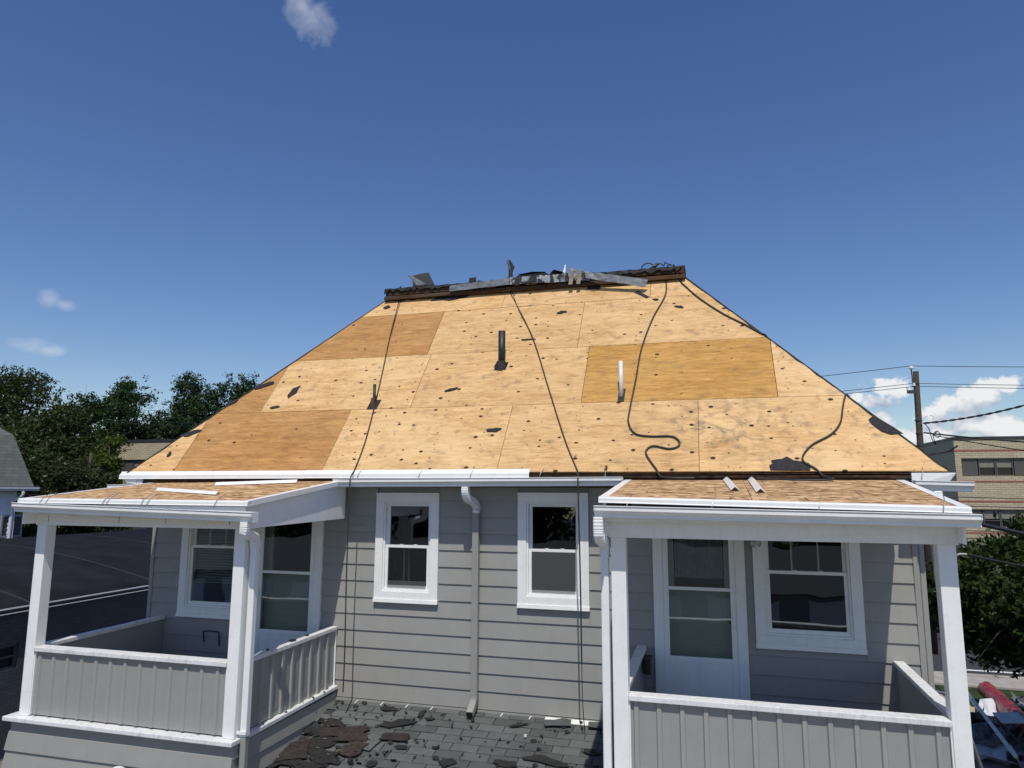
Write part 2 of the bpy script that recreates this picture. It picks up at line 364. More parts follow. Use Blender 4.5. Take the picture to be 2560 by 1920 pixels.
def extr_y(prof, y0, y1, dz0=0, dz1=0):                 # closed profile [(x,z)]
    n = len(prof)
    V = [(x, y0, z + dz0) for x, z in prof] + [(x, y1, z + dz1) for x, z in prof]
    F = [(i, (i + 1) % n, n + (i + 1) % n, n + i)[::-1] for i in range(n)] + [tuple(range(n)), tuple(range(n, 2 * n))[::-1]]
    return V, F
def tube(path, r, n=8, r2=None, prof=None):
    P = [Vector(p) for p in path]; m = len(P); V, F = [], []
    up = Vector((0, 0, 1)); ref = None
    for i, p in enumerate(P):
        t = (P[min(i + 1, m - 1)] - P[max(i - 1, 0)]).normalized()
        if ref is None: ref = t.cross(up if abs(t.z) < .9 else Vector((1, 0, 0))).normalized()
        else: ref = (ref - t * ref.dot(t)).normalized()
        b = t.cross(ref)
        rr = r if r2 is None else r + (r2 - r) * i / max(m - 1, 1)
        pts = [(math.cos(2 * math.pi * k / n), math.sin(2 * math.pi * k / n)) for k in range(n)] if prof is None else prof
        for (c, s) in pts:
            q = p + ref * (c * rr) + b * (s * rr); V.append(tuple(q))
    n = n if prof is None else len(prof)
    for i in range(m - 1):
        for k in range(n):
            a, b2 = i * n + k, i * n + (k + 1) % n
            F.append((a, b2, b2 + n, a + n))
    F.append(tuple(range(n))[::-1]); F.append(tuple(range((m - 1) * n, m * n)))
    return V, F
def smooth_path(P, k=6):
    P = [Vector(p) for p in P]; out = []
    for i in range(len(P) - 1):
        p0, p1, p2, p3 = P[max(i - 1, 0)], P[i], P[i + 1], P[min(i + 2, len(P) - 1)]
        for j in range(k):
            t = j / k
            out.append(.5 * ((2 * p1) + (p2 - p0) * t + (2 * p0 - 5 * p1 + 4 * p2 - p3) * t * t + (3 * p1 - p0 - 3 * p2 + p3) * t ** 3))
    out.append(P[-1]); return [tuple(p) for p in out]
def wpos(o): return ORIG[o.name]
def tag(o, label=None, cat=None, group=None, kind=None):
    if label: o['label'] = label
    if cat: o['category'] = cat
    if group: o['group'] = group
    if kind: o['kind'] = kind
    return o
def mk(name, g, mat, parent=None, label=None, cat=None, group=None, kind=None, bevel=0, smooth=False, solid=0, base=None):
    V, F = g
    A = np.array(V, float); A[:, 2] += E
    o0 = np.array([(A[:, 0].min() + A[:, 0].max()) / 2, (A[:, 1].min() + A[:, 1].max()) / 2, A[:, 2].min()]) if base is None else np.array(base, float)
    me = bpy.data.meshes.new(name); me.from_pydata((A - o0).tolist(), [], F)
    me.validate(); me.update()
    if isinstance(mat, str): me.materials.append(MATS[mat])
    else:
        for mm in mat: me.materials.append(MATS[mm])
    if smooth: me.polygons.foreach_set('use_smooth', [True] * len(me.polygons))
    o = bpy.data.objects.new(name, me); COL.objects.link(o)
    ORIG[o.name] = o0
    o.location = o0
    if parent is not None: o.parent = parent; o.location = o0 - ORIG[parent.name]
    if solid: md = o.modifiers.new('thickness', 'SOLIDIFY'); md.thickness = solid; md.offset = 0
    if bevel: md = o.modifiers.new('bevel', 'BEVEL'); md.width = bevel; md.segments = 2; md.limit_method = 'ANGLE'
    return tag(o, label, cat, group, kind)
def empty(name, x, y, z, label, cat, group=None):
    o = bpy.data.objects.new(name, None); COL.objects.link(o); o.location = (x, y, z + E); o.empty_display_size = .3
    ORIG[o.name] = np.array((x, y, z + E)); return tag(o, label, cat, group)
def fix_normals(o):
    import bmesh
    bm = bmesh.new(); bm.from_mesh(o.data); bmesh.ops.recalc_face_normals(bm, faces=bm.faces); bm.to_mesh(o.data); bm.free()

GZ = -E
# ------------------------------------------------------------------ ground, road
mk('ground', ([(-400, -120, GZ), (500, -120, GZ), (500, 700, GZ), (-400, 700, GZ)], [(0, 1, 2, 3)]), 'asphalt', kind='structure')
mk('bounce_slab', box(-7.5, 6, -5, 6.4, GZ - .05, GZ + .004), 'concrete', kind='structure')  # unseen pale slab added below the camera to bounce light upward
mk('lawn', box(6.2, 30, 21.5, 25.2, GZ - .05, GZ + .03), 'grass', kind='structure')
mk('sidewalk', box(2.5, 60, 25.2, 26.4, GZ - .1, GZ + .10), 'concrete', kind='structure', bevel=.02)
mk('road', box(-60, 120, 26.6, 40, GZ - .1, GZ + .008), 'asphalt', kind='structure')
mk('kerb', box(-60, 120, 26.4, 26.6, GZ - .1, GZ + .13), 'concrete', kind='structure', bevel=.02)
mk('road_marking', box(7.3, 12.5, 27.55, 27.7, GZ + .008, GZ + .014), 'road_paint', kind='structure')
mk('road_marking', box(7.9, 12.5, 26.85, 26.98, GZ + .008, GZ + .014), 'road_paint', kind='structure')
mk('far_sidewalk', box(-60, 120, 40, 42, GZ - .1, GZ + .10), 'concrete', kind='structure')
mk('driveway', box(-15, -7.6, -20, 26.2, GZ - .1, GZ + .012), 'asphalt', kind='structure')
mk('garden_strip', box(-14.9, -13.2, -20, 26.2, GZ + .012, GZ + .03), 'dirt', kind='structure')

# ------------------------------------------------------------------ the house
HOUSE = empty('house', -2.8, 8.4, GZ, 'two storey house clad in grey siding with a bare plywood hip roof', 'house')
WY = 8.4; XL, XR = -7.56, 2.0; ZB = -2.57
# openings in the upper front wall: x0,x1,z0,z1 of the outer casing
OPEN = {'winA': (-4.15, -3.30, -1.385, -.045), 'winB': (-2.285, -1.43, -1.372, -.035), 'winL': (-7.067, -6.05, -1.705, -.10), 'winR': (.375, 1.453, -1.664, -.10),
        'doorL': (-5.94, -4.90, -2.30, -.08), 'doorR': (-.70, .29, -2.30, -.08)}
def rect_minus(x0, x1, z0, z1, holes):
    xs = sorted({x0, x1} | {min(max(h[i], x0), x1) for h in holes for i in (0, 1)})
    zs = sorted({z0, z1} | {min(max(h[i], z0), z1) for h in holes for i in (2, 3)})
    for a, b in zip(xs, xs[1:]):
        for c, d in zip(zs, zs[1:]):
            mx_, mz_ = (a + b) / 2, (c + d) / 2
            if not any(h[0] < mx_ < h[1] and h[2] < mz_ < h[3] for h in holes): yield a, b, c, d
INS = {k: (v[0] + .07, v[1] - .07, v[2] + .04, v[3] - .07) for k, v in OPEN.items()}
wall = mk('wall', geo(*[box(a, b, WY + .02, WY + .16, c, d) for a, b, c, d in rect_minus(XL, XR, -2.75, .06, list(INS.values()))]), 'siding_grey', HOUSE)
# siding boards, one by one
LAP = .2015
def board(x0, x1, z0, z1, y=WY, parent=None, mat='siding_grey', jitter=0):
    zt = min(z1 + .012, .056)
    dz = random.uniform(-.0015, .0015)
    g = hexa([(x0, y - .014, z0 + dz), (x1, y - .014, z0 + dz), (x1, y + .018, z0 + dz), (x0, y + .018, z0 + dz),
              (x0, y + .003, zt), (x1, y + .003, zt), (x1, y + .018, zt), (x0, y + .018, zt)])
    return mk('siding_board', g, mat, parent, bevel=.0025)
holes = list(OPEN.values())
for k in range(-2, 12):
    z0 = -.332 - LAP * k; z1 = z0 + LAP
    if z0 > .03: continue
    z0 = max(z0, ZB + .012)
    cuts = [h for h in holes if h[2] < z1 - .02 and h[3] > z0 + .02]
    xs = XL
    segs = []
    for h in sorted(cuts):
        if h[0] > xs: segs.append((xs, h[0]))
        xs = h[1]
    segs.append((xs, XR))
    for a, b in segs:
        if b - a > .05: board(a + .001, b - .001, z0, z1, parent=wall)
# slivers of board above and below openings that end inside a course
for h in holes:
    for k in range(-2, 12):
        z0 = -.332 - LAP * k; z1 = z0 + LAP
        if z0 < h[2] < z1 and h[2] - z0 > .02 and h[2] < z1 - .02: board(h[0] + .001, h[1] - .001, max(z0, ZB + .012), h[2] - .012, parent=wall)
for k in range(12, 14):
    for a, b in ((XL + .05, -4.75), (-.8, XR - .05)): pass
mk('base_flashing', geo(box(-4.64, -.9, WY - .03, WY + .015, ZB - .03, ZB - .002), box(-4.64, -.9, WY - .026, WY + .015, ZB - .002, ZB + .012)), 'metal_grey', HOUSE)
# corner posts and the other walls
for x in (XL, XR - .03): mk('corner_board', box(x - .02, x + .035, WY - .022, WY + .08, ZB - .2, .05), 'metal_grey', HOUSE, bevel=.003)
def stepped(y0, y1, x, sgn):
    prof = []; z = ZB - .0
    V, F = [], []
    zz = GZ; 
    while zz < .05:
        z1 = min(zz + LAP, .055)
        a = [(x + sgn * .014, y0, zz), (x + sgn * .014, y1, zz), (x, y1, z1), (x, y0, z1), (x, y0, zz), (x, y1, zz)]
        k = len(V); V += a; F += [(k, k + 1, k + 2, k + 3), (k, k + 1, k + 5, k + 4)]
        zz = z1
    return V, F
mk('side_wall', stepped(WY, 13.0, XL - .002, -1), 'siding_grey', HOUSE)
mk('side_wall', stepped(WY, 13.0, XR + .002, 1), 'siding_grey', HOUSE)
mk('rear_wall', box(XL, XR, 12.9, 13.0, GZ, .05), 'siding_grey', HOUSE)
# rooms behind the windows
mk('room_partition', geo(box(XL + .02, XR - .02, 10.4, 10.45, -2.4, .05), box(-5.0, -4.92, WY + .17, 10.4, -2.4, .05), box(-1.2, -1.12, WY + .17, 10.4, -2.4, .05)), 'room', HOUSE)
mk('room_floor', box(XL + .02, XR - .02, WY + .165, 10.4, -2.42, -2.38), 'room', HOUSE)
mk('room_ceiling', box(XL + .02, XR - .02, WY + .165, 10.4, .045, .055), 'room', HOUSE)
# lower storey
mk('lower_wall', geo(box(XL + .06, -4.64, 6.50, 12.9, GZ, -2.62), box(-.86, XR - .2, 6.50, 12.9, GZ, -2.62), box(-4.64, -.86, 5.4, 12.9, GZ, -3.35)), 'siding_grey', HOUSE)

# --- main hip roof
MS = 1.217; LS = math.hypot(1, MS); EY, EZ = 8.1, .21; STOP = 3.78
def RP(x, s, h=0.0):     # roof coordinates (along eave, up slope, above deck) -> space
    return (x, EY + s / LS - h * MS / LS, EZ + s * MS / LS + h / LS)
def hipL(s): return -7.83 + s * (2.71 / STOP)
def hipR(s): return 2.27 - s * (2.573 / STOP)
BY = 13.3
tl, tr = RP(hipL(STOP), STOP, -.03), RP(hipR(STOP), STOP, -.03)
yt = tl[1] + .42
el, er = (-7.83, EY, EZ - .03), (2.27, EY, EZ - .03)
V = [el, er, (2.27, BY, EZ - .03), (-7.83, BY, EZ - .03), tl, tr, (tr[0], yt, tr[2]), (tl[0], yt, tl[2])]
V = [(x, y + (.012 if i in (0, 1) else 0), z) for i, (x, y, z) in enumerate(V)]
roof = mk('roof', (V, [(0, 1, 5, 4), (1, 2, 6, 5), (2, 3, 7, 6), (3, 0, 4, 7), (4, 5, 6, 7), (3, 2, 1, 0)]), 'dark_wood', HOUSE)
def clip_sheet(s0, s1, x0, x1):
    # polygon of a sheet between the two hips
    N = 6; L, Rr = [], []
    ss = [s0 + (s1 - s0) * i / N for i in range(N + 1)]
    for s in ss:
        a = max(x0, hipL(s)); b = min(x1, hipR(s)); L.append((a, s)); Rr.append((b, s))
    pts = [(a, s) for (a, s), (b, _) in zip(L, Rr) if b > a + .001], [(b, s) for (a, _), (b, s) in zip(L, Rr) if b > a + .001]
    # exact corner points where a hip crosses a seam
    return pts[0], pts[1]
def sheet(s0, s1, x0, x1, mat):
    g = .003
    # add the exact crossing of the hip with the side seams
    N = {s0 + g, s1 - g}
    for x in (x0, x1):
        if x is None: continue
        sl = (x + 7.83) / (2.71 / STOP); sr = (2.27 - x) / (2.573 / STOP)
        for q in (sl, sr):
            if s0 < q < s1: N.add(q)
    if x0 is None and x1 is not None:
        q = (x1 - g - .004 + 7.83) / (2.71 / STOP)
        if s0 < q < s1: N = {n_ for n_ in N if n_ < q} | {q}
    if x1 is None and x0 is not None:
        q = (2.27 - .004 - x0 - g) / (2.573 / STOP)
        if s0 < q < s1: N = {n_ for n_ in N if n_ < q} | {q}
    ss = sorted(N); L, Rr = [], []
    for s in ss:
        a = max(x0 + g if x0 is not None else -99, hipL(s) + .004); b = min(x1 - g if x1 is not None else 99, hipR(s) - .004)
        if b - a < -.0015: continue
        L.append((a, s)); Rr.append((max(b, a), s))
    loop = L[::-1] + Rr if False else Rr + L[::-1]
    # drop doubles
    out = []
    for p in loop:
        if not out or math.hypot(p[0] - out[-1][0], p[1] - out[-1][1]) > .004: out.append(p)
    if math.hypot(out[0][0] - out[-1][0], out[0][1] - out[-1][1]) < .004: out.pop()
    h = random.uniform(-.001, .002); n = len(out)
    V = [RP(x, s, h) for x, s in out] + [RP(x, s, -.018) for x, s in out]
    F = [tuple(range(n)), tuple(range(n, 2 * n))[::-1]] + [(i, n + i, n + (i + 1) % n, (i + 1) % n) for i in range(n)]
    o = mk('plywood_sheet', (V, F), mat, roof); fix_normals(o); return o
C0, C1, C2, C3 = 0, 1.145, 2.272, 3.33
for a in ((C0, C1, None, -7.085, 'ply_light'), (C0, C1, -7.085, -4.81, 'ply_brown'), (C0, C1, -4.81, -2.48, 'ply_light'), (C0, C1, -2.48, -.152, 'ply_light'), (C0, C1, -.152, None, 'ply_light'),
          (C1, C2, None, -6.27, 'ply_brown'), (C1, C2, -6.27, -3.93, 'ply_light'), (C1, C2, -3.93, -1.587, 'ply_light'), (C1, C2, -1.587, .76, 'ply_gold'), (C1, C2, .76, None, 'ply_light'),
          (C2, C3, None, -4.0, 'ply_brown'), (C2, C3, -4.0, -1.76, 'ply_light'), (C2, C3, -1.76, None, 'ply_light'),
          (C3, STOP, None, -3.06, 'ply_light'), (C3, STOP, -3.06, -.80, 'ply_light'), (C3, STOP, -.80, None, 'ply_light')):
    sheet(*a)
# dark underlay left showing along the two hips
for f, sg, nm in ((hipL, -1, 'hip_underlay'), (hipR, 1, 'hip_underlay')):
    V, F = [], []
    N = 40
    for i in range(N + 1):
        s = STOP * i / N
        wob = random.uniform(0, .022)
        V += [RP(f(s) - sg * (.002 + wob), s, .004), RP(f(s) + sg * .006, s, .010), RP(f(s) + sg * .05, s + .02, -.05)]
    for i in range(N):
        k = 3 * i; F += [(k, k + 1, k + 4, k + 3), (k + 1, k + 2, k + 5, k + 4)]
    mk(nm, (V, F), 'black_tar', roof, solid=.004)
# ridge curb: boards and felt cap
CX0, CX1 = -5.13, -.33
curb = mk('ridge_curb', box(CX0 + .02, CX1 - .02, 10.47, 10.86, 3.08, 3.285), 'dark_wood', HOUSE)
def plank(x0, x1, y0, y1, z0, z1, mat='ridge_wood', tilt=0):
    return mk('plank', hexa([(x0, y0, z0), (x1, y0, z0 + tilt), (x1, y1, z0 + tilt), (x0, y1, z0), (x0, y0 + .006, z1), (x1, y0 + .006, z1 + tilt), (x1, y1, z1 + tilt), (x0, y1, z1)]), mat, curb, bevel=.004)
plank(CX0, -3.2, 10.43, 10.465, 3.175, 3.262)
plank(-3.19, -1.05, 10.435, 10.465, 3.18, 3.265)
plank(-1.04, CX1 + .01, 10.425, 10.465, 3.185, 3.285)
plank(CX0 - .01, -2.4, 10.39, 10.465, 3.095, 3.155)
plank(-2.39, CX1 + .03, 10.395, 10.465, 3.095, 3.158)
plank(CX1 - .02, CX1 + .03, 10.43, 10.85, 3.16, 3.30, 'dark_wood')
plank(CX0 - .02, CX0 + .02, 10.47, 10.85, 3.14, 3.25, 'dark_wood')
# torn felt cap on top
V, F = [], []; N = 90
for i in range(N + 1):
    x = CX0 - .02 + (CX1 - CX0 + .0) * i / N
    r1, r2 = random.uniform(-.012, .012), random.uniform(-.014, .012)
    zt = 3.285 + (.018 if random.random() < .12 else 0) + random.uniform(-.005, .007)
    V += [(x, 10.405 + r1 * .6, 3.248 + r2 * 2.2 - (.035 if random.random() < .18 else 0)), (x, 10.42 + r1, zt), (x, 10.65, zt + .012 + r2 * .4), (x, 10.88, zt)]
for i in range(N):
    k = 4 * i; F += [(k, k + 4, k + 5, k + 1), (k + 1, k + 5, k + 6, k + 2), (k + 2, k + 6, k + 7, k + 3)]
mk('felt_cap', (V, F), 'black_tar', curb, solid=.008)
V, F = [], []
for i in range(60):
    x = -5.14 + 2.4 * i / 59 + .0; r = random.uniform(.0, .05)
    V += [RP(x, 3.80, .012), RP(x, 3.735 - r * (1 if x < -4.6 else .4), .006)]
for i in range(59): F.append((2 * i, 2 * i + 1, 2 * i + 3, 2 * i + 2))
mk('felt_edge', (V, F), 'brown_tar', curb, solid=.004)

# fascia, soffit, drip edges
mk('fascia', box(-7.80, -.98, EY + .002, EY + .025, .03, .17), 'dark_wood', HOUSE)
mk('fascia', box(-.97, 1.925, EY + .002, EY + .025, .02, .135), 'dark_wood', HOUSE, label='dark weathered bare wood fascia above the right porch roof')
mk('fascia_strip', box(-.97, 1.925, EY - .012, EY + .02, .142, .166), 'dark_wood', HOUSE)
mk('soffit', box(-7.8, 2.25, EY + .026, WY + .02, .048, .062), 'white_trim', HOUSE)
mk('rake_end', hexa([(1.93, EY - .012, .06), (2.27, EY - .012, .10), (2.27, EY + .03, .10), (1.93, EY + .03, .06), (1.93, EY - .012, .188), (2.33, EY - .03, .188), (2.33, EY + .05, .188), (1.93, EY + .03, .188)]), 'white_metal', HOUSE, bevel=.003)
mk('rake_end', hexa([(-7.80, EY - .012, .07), (-7.55, EY - .012, .05), (-7.55, EY + .03, .05), (-7.80, EY + .03, .07), (-7.9, EY - .03, .165), (-7.55, EY - .012, .165), (-7.55, EY + .03, .165), (-7.9, EY + .05, .165)]), 'white_metal', HOUSE, bevel=.003)
def drip(x0, x1, y, z0, z1, hgt=.05, flange=.055, slope=MS, name='drip_edge', mat='white_metal', parent=HOUSE):
    c = 1 / math.hypot(1, slope)
    prof = [(y + flange * c, flange * slope * c + .004), (y, .004), (y - .012, -.006), (y - .012, -hgt), (y - .018, -hgt - .006), (y - .018, -hgt - .01), (y - .009, -hgt - .006), (y - .009, -.010), (y + .002, .0), (y + flange * c, flange * slope * c)]
    return mk(name, extr_x(prof, x0, x1, z0, z1), mat, parent)
drip(-7.93, -5.03, EY - .022, .186, .192, .046)
drip(-5.031, -2.07, EY - .024, .194, .2, .046)
# gutters
GO = [(.0, .0), (.0, -.100), (-.074, -.100), (-.081, -.097), (-.083, -.091), (-.079, -.086), (-.078, -.078), (-.086, -.066), (-.100, -.054), (-.113, -.045), (-.118, -.040), (-.118, -.018), (-.110, -.014), (-.111, -.010), (-.123, -.008), (-.126, -.003), (-.123, .0)]
GP = GO + [(-.106, .0), (-.106, -.004), (-.108, -.016), (-.114, -.020), (-.114, -.038), (-.097, -.050), (-.082, -.062), (-.074, -.078), (-.070, -.096), (-.004, -.096), (-.004, .0)]
def gutter(x0, x1, yb, z0, z1, label=None, capR=True, capL=True):
    prof = [(yb + a, b) for a, b in GP]
    g = mk('gutter', extr_x(prof, x0, x1, z0, z1), 'white_metal', HOUSE, label=label)
    outer = [(yb + a, b) for a, b in GO]
    for c, x, z, s in ((capL, x0, z0, -1), (capR, x1, z1, 1)):
        if c: mk('end_cap', extr_x(outer, x - .004 + s * .002, x + .004 + s * .002, z, z), 'white_metal', g)
    return g
def hanger(g, x, yb, z, ztop, mat='wire_steel'):
    P = [(x + .03, yb + .09, ztop + .06), (x + .02, yb + .03, ztop + .035), (x, yb - .02, z + .03), (x - .012, yb - .035, z - .03)]
    mk('hanger', tube(smooth_path(P, 4), .0038, 5), mat, g)
gm = gutter(-4.55, -.985, EY - .03, .128, .15)
for x in (-4.26, -3.44, -2.78, -1.93): hanger(gm, x, EY - .02, .16, .20)
mk('hanger', tube([(-1.18, EY + .02, .26), (-1.18, EY - .02, .21), (-1.185, EY - .06, .10)], .004, 5), 'wire_steel', gm)
mk('hanger', tube([(-1.18, EY + .0, .235), (-1.175, EY + .03, .275)], .016, 6), 'rust_pipe', gm)
gr = gutter(1.935, 2.44, EY - .03, .112, .098)
hanger(gr, 2.02, EY - .02, .13, .20)
gl_ = gutter(-8.0, -7.60, EY - .03, .052, .056)
hanger(gl_, -7.6, EY - .02, .10, .17)

# --- lower roof with tab shingles
LM = .24; LA = math.atan(LM)
def LR(x, y, h=0.0): return (x, y, ZB - LM * (WY - y) + h)
lroof = mk('lower_roof', hexa([LR(-4.66, 5.2, -.10), LR(-.86, 5.2, -.10), LR(-.86, 8.41, -.10), LR(-4.66, 8.41, -.10), LR(-4.66, 5.2, -.012), LR(-.86, 5.2, -.012), LR(-.86, 8.41, -.012), LR(-4.66, 8.41, -.012)]), 'shingle_dark', HOUSE)
TW, TE = .305, .137
def tab_mesh(wd):
    hw = wd / 2 - .005; y1 = TE + .03; j = lambda: random.uniform(-.004, .004)
    v = [(-hw + j(), -.0 + j(), .0), (hw + j(), j(), .0), (hw, y1, -.008), (-hw, y1, -.008), (-hw + j() * .5, j(), .0065), (hw + j() * .5, j(), .0065), (hw, y1, -.003), (-hw, y1, -.003)]
    me = bpy.data.meshes.new('shingle'); me.from_pydata(v, [], HF); me.materials.append(MATS['shingle_grey']); return me
TABS = [tab_mesh(TW) for _ in range(6)]
k = 0
for r in range(1, 19):
    y = WY + .01 - TE * r * math.cos(LA)
    off = (r % 2) * TW / 2 + random.uniform(-.02, .02)
    x = -4.66 + off - TW
    while x < -.9:
        cxm = x + TW / 2
        if cxm - TW / 2 > -4.70 and cxm + TW / 2 < -.80:
            o = bpy.data.objects.new('shingle', TABS[random.randrange(6)]); COL.objects.link(o); o.parent = lroof
            p = np.array(LR(cxm, y, 0)) + np.array((0, 0, E)) - ORIG[lroof.name]
            o.location = p; o.rotation_euler = (LA + random.uniform(-.002, .006), random.uniform(-.003, .003), random.uniform(-.006, .006)); k += 1
        x += TW

# --- windows and doors
def frame_rect(x0, x1, z0, z1, w_, y0, y1, wb=None, wt_=None):
    wb = w_ if wb is None else wb; wt_ = w_ if wt_ is None else wt_
    return geo(box(x0, x0 + w_, y0, y1, z0 + wb, z1 - wt_), box(x1 - w_, x1, y0, y1, z0 + wb, z1 - wt_), box(x0, x1, y0, y1, z1 - wt_, z1), box(x0, x1, y0, y1, z0, z0 + wb))
def window(key, cw, meet, name_label=None, grid=0, blind=False):
    x0, x1, z0, z1 = OPEN[key]
    wd = mk('window', frame_rect(x0, x1, z0 + .05, z1, cw, WY - .045, WY + .03, .085), 'white_trim', HOUSE, label=name_label, bevel=.003)
    mk('sill', hexa([(x0 - .004, WY - .06, z0), (x1 + .004, WY - .06, z0), (x1 + .004, WY + .02, z0), (x0 - .004, WY + .02, z0), (x0 - .004, WY - .056, z0 + .048), (x1 + .004, WY - .056, z0 + .048), (x1 + .004, WY + .02, z0 + .056), (x0 - .004, WY + .02, z0 + .056)]), 'white_trim', wd, bevel=.003)
    a, b, c, d = x0 + cw, x1 - cw, z0 + .135, z1 - cw
    mk('jamb', frame_rect(a + .001, b - .001, c + .001, d - .001, .022, WY - .028, WY + .10), 'white_trim', wd, bevel=.002)
    a += .024; b -= .024; c += .024; d -= .024
    s = .034
    mk('sash', frame_rect(a, b, meet - .012, d, s, WY + .035, WY + .065, .03), 'white_trim', wd, bevel=.002)
    lo = mk('sash', frame_rect(a, b, c, meet + .018, s, WY - .005, WY + .03, .045), 'white_trim', wd, bevel=.002)
    mk('pane', box(a + s - .004, b - s + .004, WY + .048, WY + .052, meet, d - s + .004), 'glass', wd)
    mk('pane', box(a + s - .004, b - s + .004, WY + .010, WY + .014, c + .04, meet - .004), 'glass', wd)
    for xx in (a + (b - a) * .36, a + (b - a) * .68): mk('sash_lock', box(xx - .022, xx + .022, WY - .004, WY + .03, meet + .019, meet + .028), 'white_trim', wd, bevel=.003)
    if grid:
        for i in range(1, grid): 
            xx = a + (b - a) * i / grid; mk('muntin', box(xx - .008, xx + .008, WY + .053, WY + .06, meet + .02, d - s), 'white_trim', wd)
    if blind:
        z = d - .03
        while z > meet - .5:
            mk('blind_slat', hexa([(a + .02, WY + .115, z), (b - .02, WY + .115, z), (b - .02, WY + .145, z + .012), (a + .02, WY + .145, z + .012), (a + .02, WY + .115, z + .002), (b - .02, WY + .115, z + .002), (b - .02, WY + .145, z + .014), (a + .02, WY + .145, z + .014)]), 'blind', wd); z -= .036
    return wd
n = material('screen_mesh'); t = n.t
tr2 = n.n('ShaderNodeBsdfTransparent'); df2 = n.n('ShaderNodeBsdfDiffuse', i={'Color': (.16, .165, .165, 1)}); mx2 = n.n('ShaderNodeMixShader', i={0: .30, 1: tr2.outputs[0], 2: df2.outputs[0]}); t.links.new(mx2.outputs[0], n.out.inputs[0])
wA = window('winA', .105, -.705); wB = window('winB', .105, -.71)
mk('screen', box(-2.118, -1.597, WY - .012, WY - .010, -1.195, -.72), 'screen_mesh', wB)
mk('screen', box(-3.983, -3.467, WY - .012, WY - .010, -1.21, -1.12), 'screen_mesh', wA)
for wd, key in ((wA, 'winA'), (wB, 'winB')):      # outer band moulding
    x0, x1, z0, z1 = OPEN[key]
    mk('head_trim', box(x0 - .004, x1 + .004, WY - .052, WY - .0455, z1 - .012, z1 + .004), 'white_trim', wd)
window('winL', .11, -.78, grid=3, blind=True); window('winR', .11, -.87, grid=3)
# a drawn shade behind the upper sash of the right middle window, a curtain behind the right door
def storm_door(key, hinge, curtain=False, knob=1):
    x0, x1, z0, z1 = OPEN[key]
    cw = .105
    df = mk('door_frame', geo(box(x0, x0 + cw, WY - .045, WY + .03, z0, z1 - cw), box(x1 - cw, x1, WY - .045, WY + .03, z0, z1 - cw), box(x0, x1, WY - .045, WY + .03, z1 - cw, z1)), 'white_trim', HOUSE, bevel=.003)
    a, b, d = x0 + cw + .006, x1 - cw - .006, z1 - cw - .006
    mk('jamb', geo(box(x0 + cw - .006, a, WY - .03, WY + .12, z0, z1 - cw), box(b, x1 - cw + .006, WY - .03, WY + .12, z0, z1 - cw)), 'white_trim', df)
    st = .055; mid = -1.075; kick = -1.80
    sd = mk('storm_door', geo(box(a, a + st, WY - .036, WY - .008, z0, d), box(b - st, b, WY - .036, WY - .008, z0, d), box(a + st, b - st, WY - .036, WY - .008, d - .06, d), box(a + st, b - st, WY - .036, WY - .008, mid - .018, mid + .018), box(a + st, b - st, WY - .036, WY - .008, kick - .055, kick), box(a + st, b - st, WY - .028, WY - .012, z0, kick - .055)), 'white_trim', HOUSE, bevel=.003)
    mk('pane', box(a + st - .004, b - st + .004, WY - .023, WY - .019, mid + .01, d - .055), 'glass', sd)
    mk('pane', box(a + st - .004, b - st + .004, WY - .023, WY - .019, kick - .004, mid - .014), 'glass', sd)
    hx = b - st / 2 if hinge == 'L' else a + st / 2
    mk('handle', geo(box(hx - .012, hx + .012, WY - .062, WY - .036, -1.475, -1.30), box(hx - .017, hx + .017, WY - .044, WY - .036, -1.50, -1.28)), 'white_trim', sd, bevel=.004)
    # inner door: glazed above, panels below
    idr = mk('inner_door', geo(box(a + .01, b - .01, WY + .10, WY + .14, z0, -1.10), box(a + .01, a + .11, WY + .10, WY + .14, -1.10, d), box(b - .11, b - .01, WY + .10, WY + .14, -1.10, d), box(a + .11, b - .11, WY + .10, WY + .14, d - .12, d)), 'beige_door', HOUSE)
    for zc in (-1.30, -1.55, -1.86):
        pz = zc - .1
        mk('panel', frame_rect(a + .13, b - .13, pz, pz + .19, .012, WY + .092, WY + .101), 'beige_door', idr, bevel=.003)
    kx = (b - .07) if knob > 0 else (a + .07)
    mk('knob', tube([(kx, WY + .10, -1.42), (kx, WY + .065, -1.42), (kx, WY + .055, -1.42), (kx, WY + .035, -1.42)], .026, 12), 'wire_steel', idr, smooth=True)
    if curtain:
        V, F = [], []; N = 60
        for i in range(N + 1):
            x = a + .12 + (b - a - .24) * i / N; yy = WY + .15 + .012 * math.sin(i * 1.1)
            V += [(x, yy, -.98), (x, yy, d - .1)]
        for i in range(N): F.append((2 * i, 2 * i + 2, 2 * i + 3, 2 * i + 1))
        mk('curtain', (V, F), 'curtain', idr, solid=.003)
storm_door('doorL', 'R', knob=-1); storm_door('doorR', 'L', curtain=True, knob=1)

